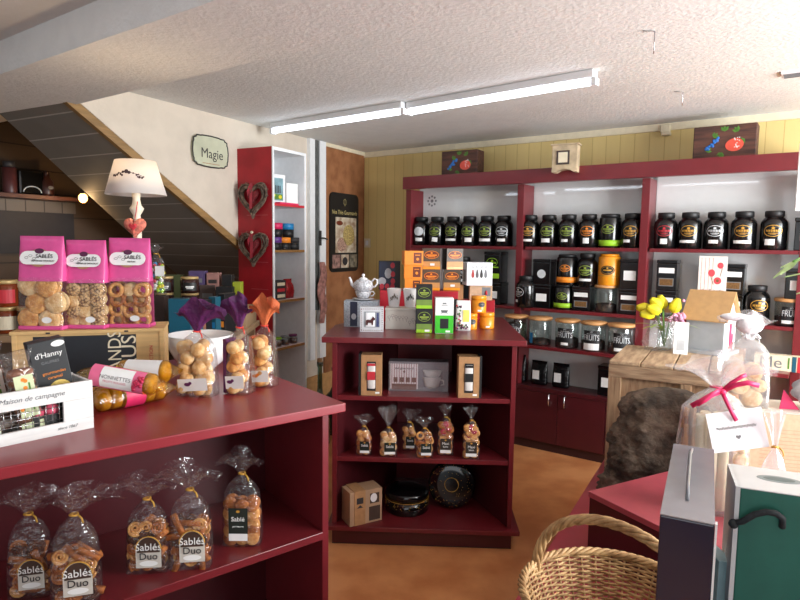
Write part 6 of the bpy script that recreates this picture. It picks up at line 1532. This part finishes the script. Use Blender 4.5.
# on the crate: small house, tulips, card
hx = thing('card_house', 'small grey card house gift box with tan roof and pink ribbon on the crate', 'house ornament', K(.30, .13), KA + math.radians(42))
hw_, hd_, hh_ = .215, .15, .165
GH = mat('pale_grey_board', (176, 182, 188), .6, var=.03)
hp_ = G(709, 352, KZ); hx.location = hp_ + Vector((0, 0, 0)); hx.rotation_euler = (0, 0, math.radians(-47))
MB().box(-hw_ / 2 + .02, hw_ / 2 - .02, -hd_ / 2, hd_ / 2, .018, .018 + hh_).build('walls', GH, hx, bevel=.001)
MB().slab([(-hw_ / 2 + .0, -hd_ / 2 - .015), (hw_ / 2 + .0, -hd_ / 2 - .015), (hw_ / 2 + .0, hd_ / 2 + .015), (-hw_ / 2 + .0, hd_ / 2 + .015)], 0, .0175).build('base_board', GH, hx)
# gables at +x and -x
for x in (-hw_ / 2 + .02, hw_ / 2 - .023):
    g = MB(); g.add([(x, -hd_ / 2, .0185 + hh_), (x, hd_ / 2, .0185 + hh_), (x, 0, hh_ + .13), (x + .003, -hd_ / 2, .0185 + hh_), (x + .003, hd_ / 2, .0185 + hh_), (x + .003, 0, hh_ + .13)], [(0, 2, 1), (3, 4, 5), (0, 1, 4, 3), (1, 2, 5, 4), (2, 0, 3, 5)]); g.build('gable', PAPER, hx)
for s__ in (-1, 1):
    g = MB(); y1 = s__ * (hd_ / 2 + .022); z1 = hh_ + .018 - .022; z0 = hh_ + .136
    g.add([(-hw_ / 2, y1, z1), (hw_ / 2, y1, z1), (hw_ / 2, 0, z0), (-hw_ / 2, 0, z0), (-hw_ / 2, y1, z1 + .005), (hw_ / 2, y1, z1 + .005), (hw_ / 2, 0, z0 + .005), (-hw_ / 2, 0, z0 + .005)], [(0, 1, 2, 3), (7, 6, 5, 4), (0, 4, 5, 1), (1, 5, 6, 2), (2, 6, 7, 3), (3, 7, 4, 0)])
    g.build('roof', mat('tan_roof_card', (206, 164, 112), .7, var=.05), hx)
x = hw_ / 2 - .0195
MB().box(x, x + .002, -hd_ / 2 + .004, hd_ / 2 - .004, .02, .017 + hh_).build('white_front', PAPER, hx)
MB().box(x + .0022, x + .006, -.012, .012, .03, .15).box(x + .0022, x + .004, .025, .04, .02, .10).build('pink_ribbon', PINKD, hx)
MB().sph((x + .01, -.0, .19), .02, .03, .018).sph((x + .012, .03, .175), .014, .02, .014).build('white_bow', mat('white_tulle', (240, 240, 242)), hx)

tv = thing('tulip_vase', 'clear film wrapped vase of yellow tulips and pink blossom on the crate corner', 'flowers', G(664, 350, KZ), 0)
b = MB(); b.smooth = True; b.loft([sq(.17, .10, .001, e=.9, wob=.08), sq(.20, .11, .04, e=.9, wob=.1, ph=1), sq(.15, .09, .11, e=.9, wob=.1, ph=2), sq(.10, .08, .15, e=.9, wob=.14, ph=3), sq(.14, .10, .18, e=.9, wob=.14, ph=3)], True, False).build('film_vase', CLEAR, tv)
MB().lathe([(.03, .004), (.034, .01), (.034, .11), (.033, .112)], 20).build('glass', GLASS, tv)
heads = [(-.06, -.02, .19, -1.7, YELL), (-.045, -.05, .20, -1.3, YELL), (-.02, .0, .21, -.9, YELL), (.02, -.03, .19, .3, YELL), (.0, .03, .20, -.3, YELL), (-.06, .03, .205, -1.5, YELL)]
for x, y, z, tl_, m_ in heads:
    sx_ = MB().tube([(0, 0, .02), (x * .4, y * .4, z * .6), (x * .8, y * .9, z)], .0028, 6).build('stem', LEAF, tv)
    h_ = MB(); mx = Matrix.Translation((x, y, z)) @ Matrix.Rotation(tl_, 4, 'Y')
    for k in range(6):
        a = k * PI / 3; ring = []; m2 = mx @ Matrix.Rotation(a, 4, 'Z')
        pts = [(.002, 0), (.020, .014), (.024, .038), (.016, .062), (.008, .078)]; w_ = [.004, .015, .018, .012, .002]
        vs = []
        for (r, zz), ww in zip(pts, w_): vs += [m2 @ Vector((r, -ww, zz)), m2 @ Vector((r + .003, 0, zz)), m2 @ Vector((r, ww, zz))]
        h_.smooth = True; h_.add(vs, [f for j in range(4) for f in ((3 * j, 3 * j + 1, 3 * j + 4, 3 * j + 3), (3 * j + 1, 3 * j + 2, 3 * j + 5, 3 * j + 4))])
    h_.build('tulip_bloom', m_, tv)
for a, z in ((-2.4, .16), (2.8, .14), (-.6, .15), (3.6, .12)):
    vs = []
    for j in range(6): u = j / 5; r = .16 * u; ww = .012 * math.sin(PI * min(.97, u + .08)); c, s_ = math.cos(a), math.sin(a); vs += [(c * r - s_ * ww, s_ * r + c * ww, .09 + z * .7 * u * (1.3 - u)), (c * r + s_ * ww, s_ * r - c * ww, .09 + z * .7 * u * (1.3 - u))]
    MB().add(vs, [(2 * j, 2 * j + 1, 2 * j + 3, 2 * j + 2) for j in range(5)]).build('leaf', mat('lime_leaf', (160, 196, 60), .5), tv)
pb = MB(); rn = random.Random(8)
for k in range(26): pb.sph((.05 + rn.gauss(0, .018), -.03 + rn.gauss(0, .015), .17 + rn.gauss(0, .022)), rn.uniform(.007, .013), n=8)
pb.build('pink_blossom', mat('blossom_pink', (222, 160, 190), .8, var=.15), tv)
cd_ = thing('note_card', 'white printed card standing between the tulips and the card house', 'card', G(680, 354, KZ), KA + .1)
MB().box(-.032, .032, -.012, .012, 0, .155).build('card', PAPER, cd_, bevel=.001); MB().rect(0, .045, .035, .05, -.0127, seg=1).build('printed_patch', mat('faint_grey_print', (196, 198, 200), .7), cd_)
# plant sprig and hanging white sheet at the right edge
pt = thing('potted_sprig', 'pale green leafy sprig reaching in at the right edge', 'plant', Vector((1.43, 2.24, .001)), 0)
MB().lathe([(.05, 0), (.07, .10), (.06, .10), (0, .09)], 20, (.40, .2, .90)).build('pot', CERAM, pt); MB().box(.31, .49, .11, .29, PZ - .0005, .899).build('pedestal', WHITE, pt)
MB().tube([(.38, .18, .99), (.22, .08, 1.25), (.03, -.06, 1.42), (-.02, -.08, 1.40)], .003, 6).build('stem', LEAF, pt)
g = MB(); SPRG = mat('pale_leaf', (178, 206, 140), .5, var=.1)
for k, (x, y, z, a, b_) in enumerate([(.06, -.05, 1.36, 2.6, -.3), (.03, -.06, 1.41, 3.0, -.5), (.0, -.075, 1.405, 3.4, -.8), (.07, -.04, 1.33, .6, .4), (-.01, -.08, 1.40, 3.1, -1.0), (.16, .03, 1.30, 2.8, -.4)]):
    L_ = .075; c, s_ = math.cos(a), math.sin(a); vs = []
    for j in range(5): u = j / 4; ww = .014 * math.sin(PI * min(.98, u + .05)); vs += [(x + c * L_ * u - s_ * ww, y + s_ * L_ * u + c * ww, z + math.sin(b_) * L_ * u), (x + c * L_ * u + s_ * ww, y + s_ * L_ * u - c * ww, z + math.sin(b_) * L_ * u + .004)]
    g.add(vs, [(2 * j, 2 * j + 1, 2 * j + 3, 2 * j + 2) for j in range(4)])
g.build('leaves', SPRG, pt)
p = PL(799, 176, Vector((0, 2.3, 0)), 0)
ws_ = thing('hanging_panel', 'narrow white panel hanging from the ceiling at the right edge', 'panel', Vector((p.x + .08, 2.3, p.z)), 0)
MB().box(-.085, .12, -.003, .003, -.13, .12).build('panel', PAPER, ws_); MB().tube([(0, 0, .12), (0, 0, CEIL - p.z)], .0015, 5).build('wire', STEEL, ws_)
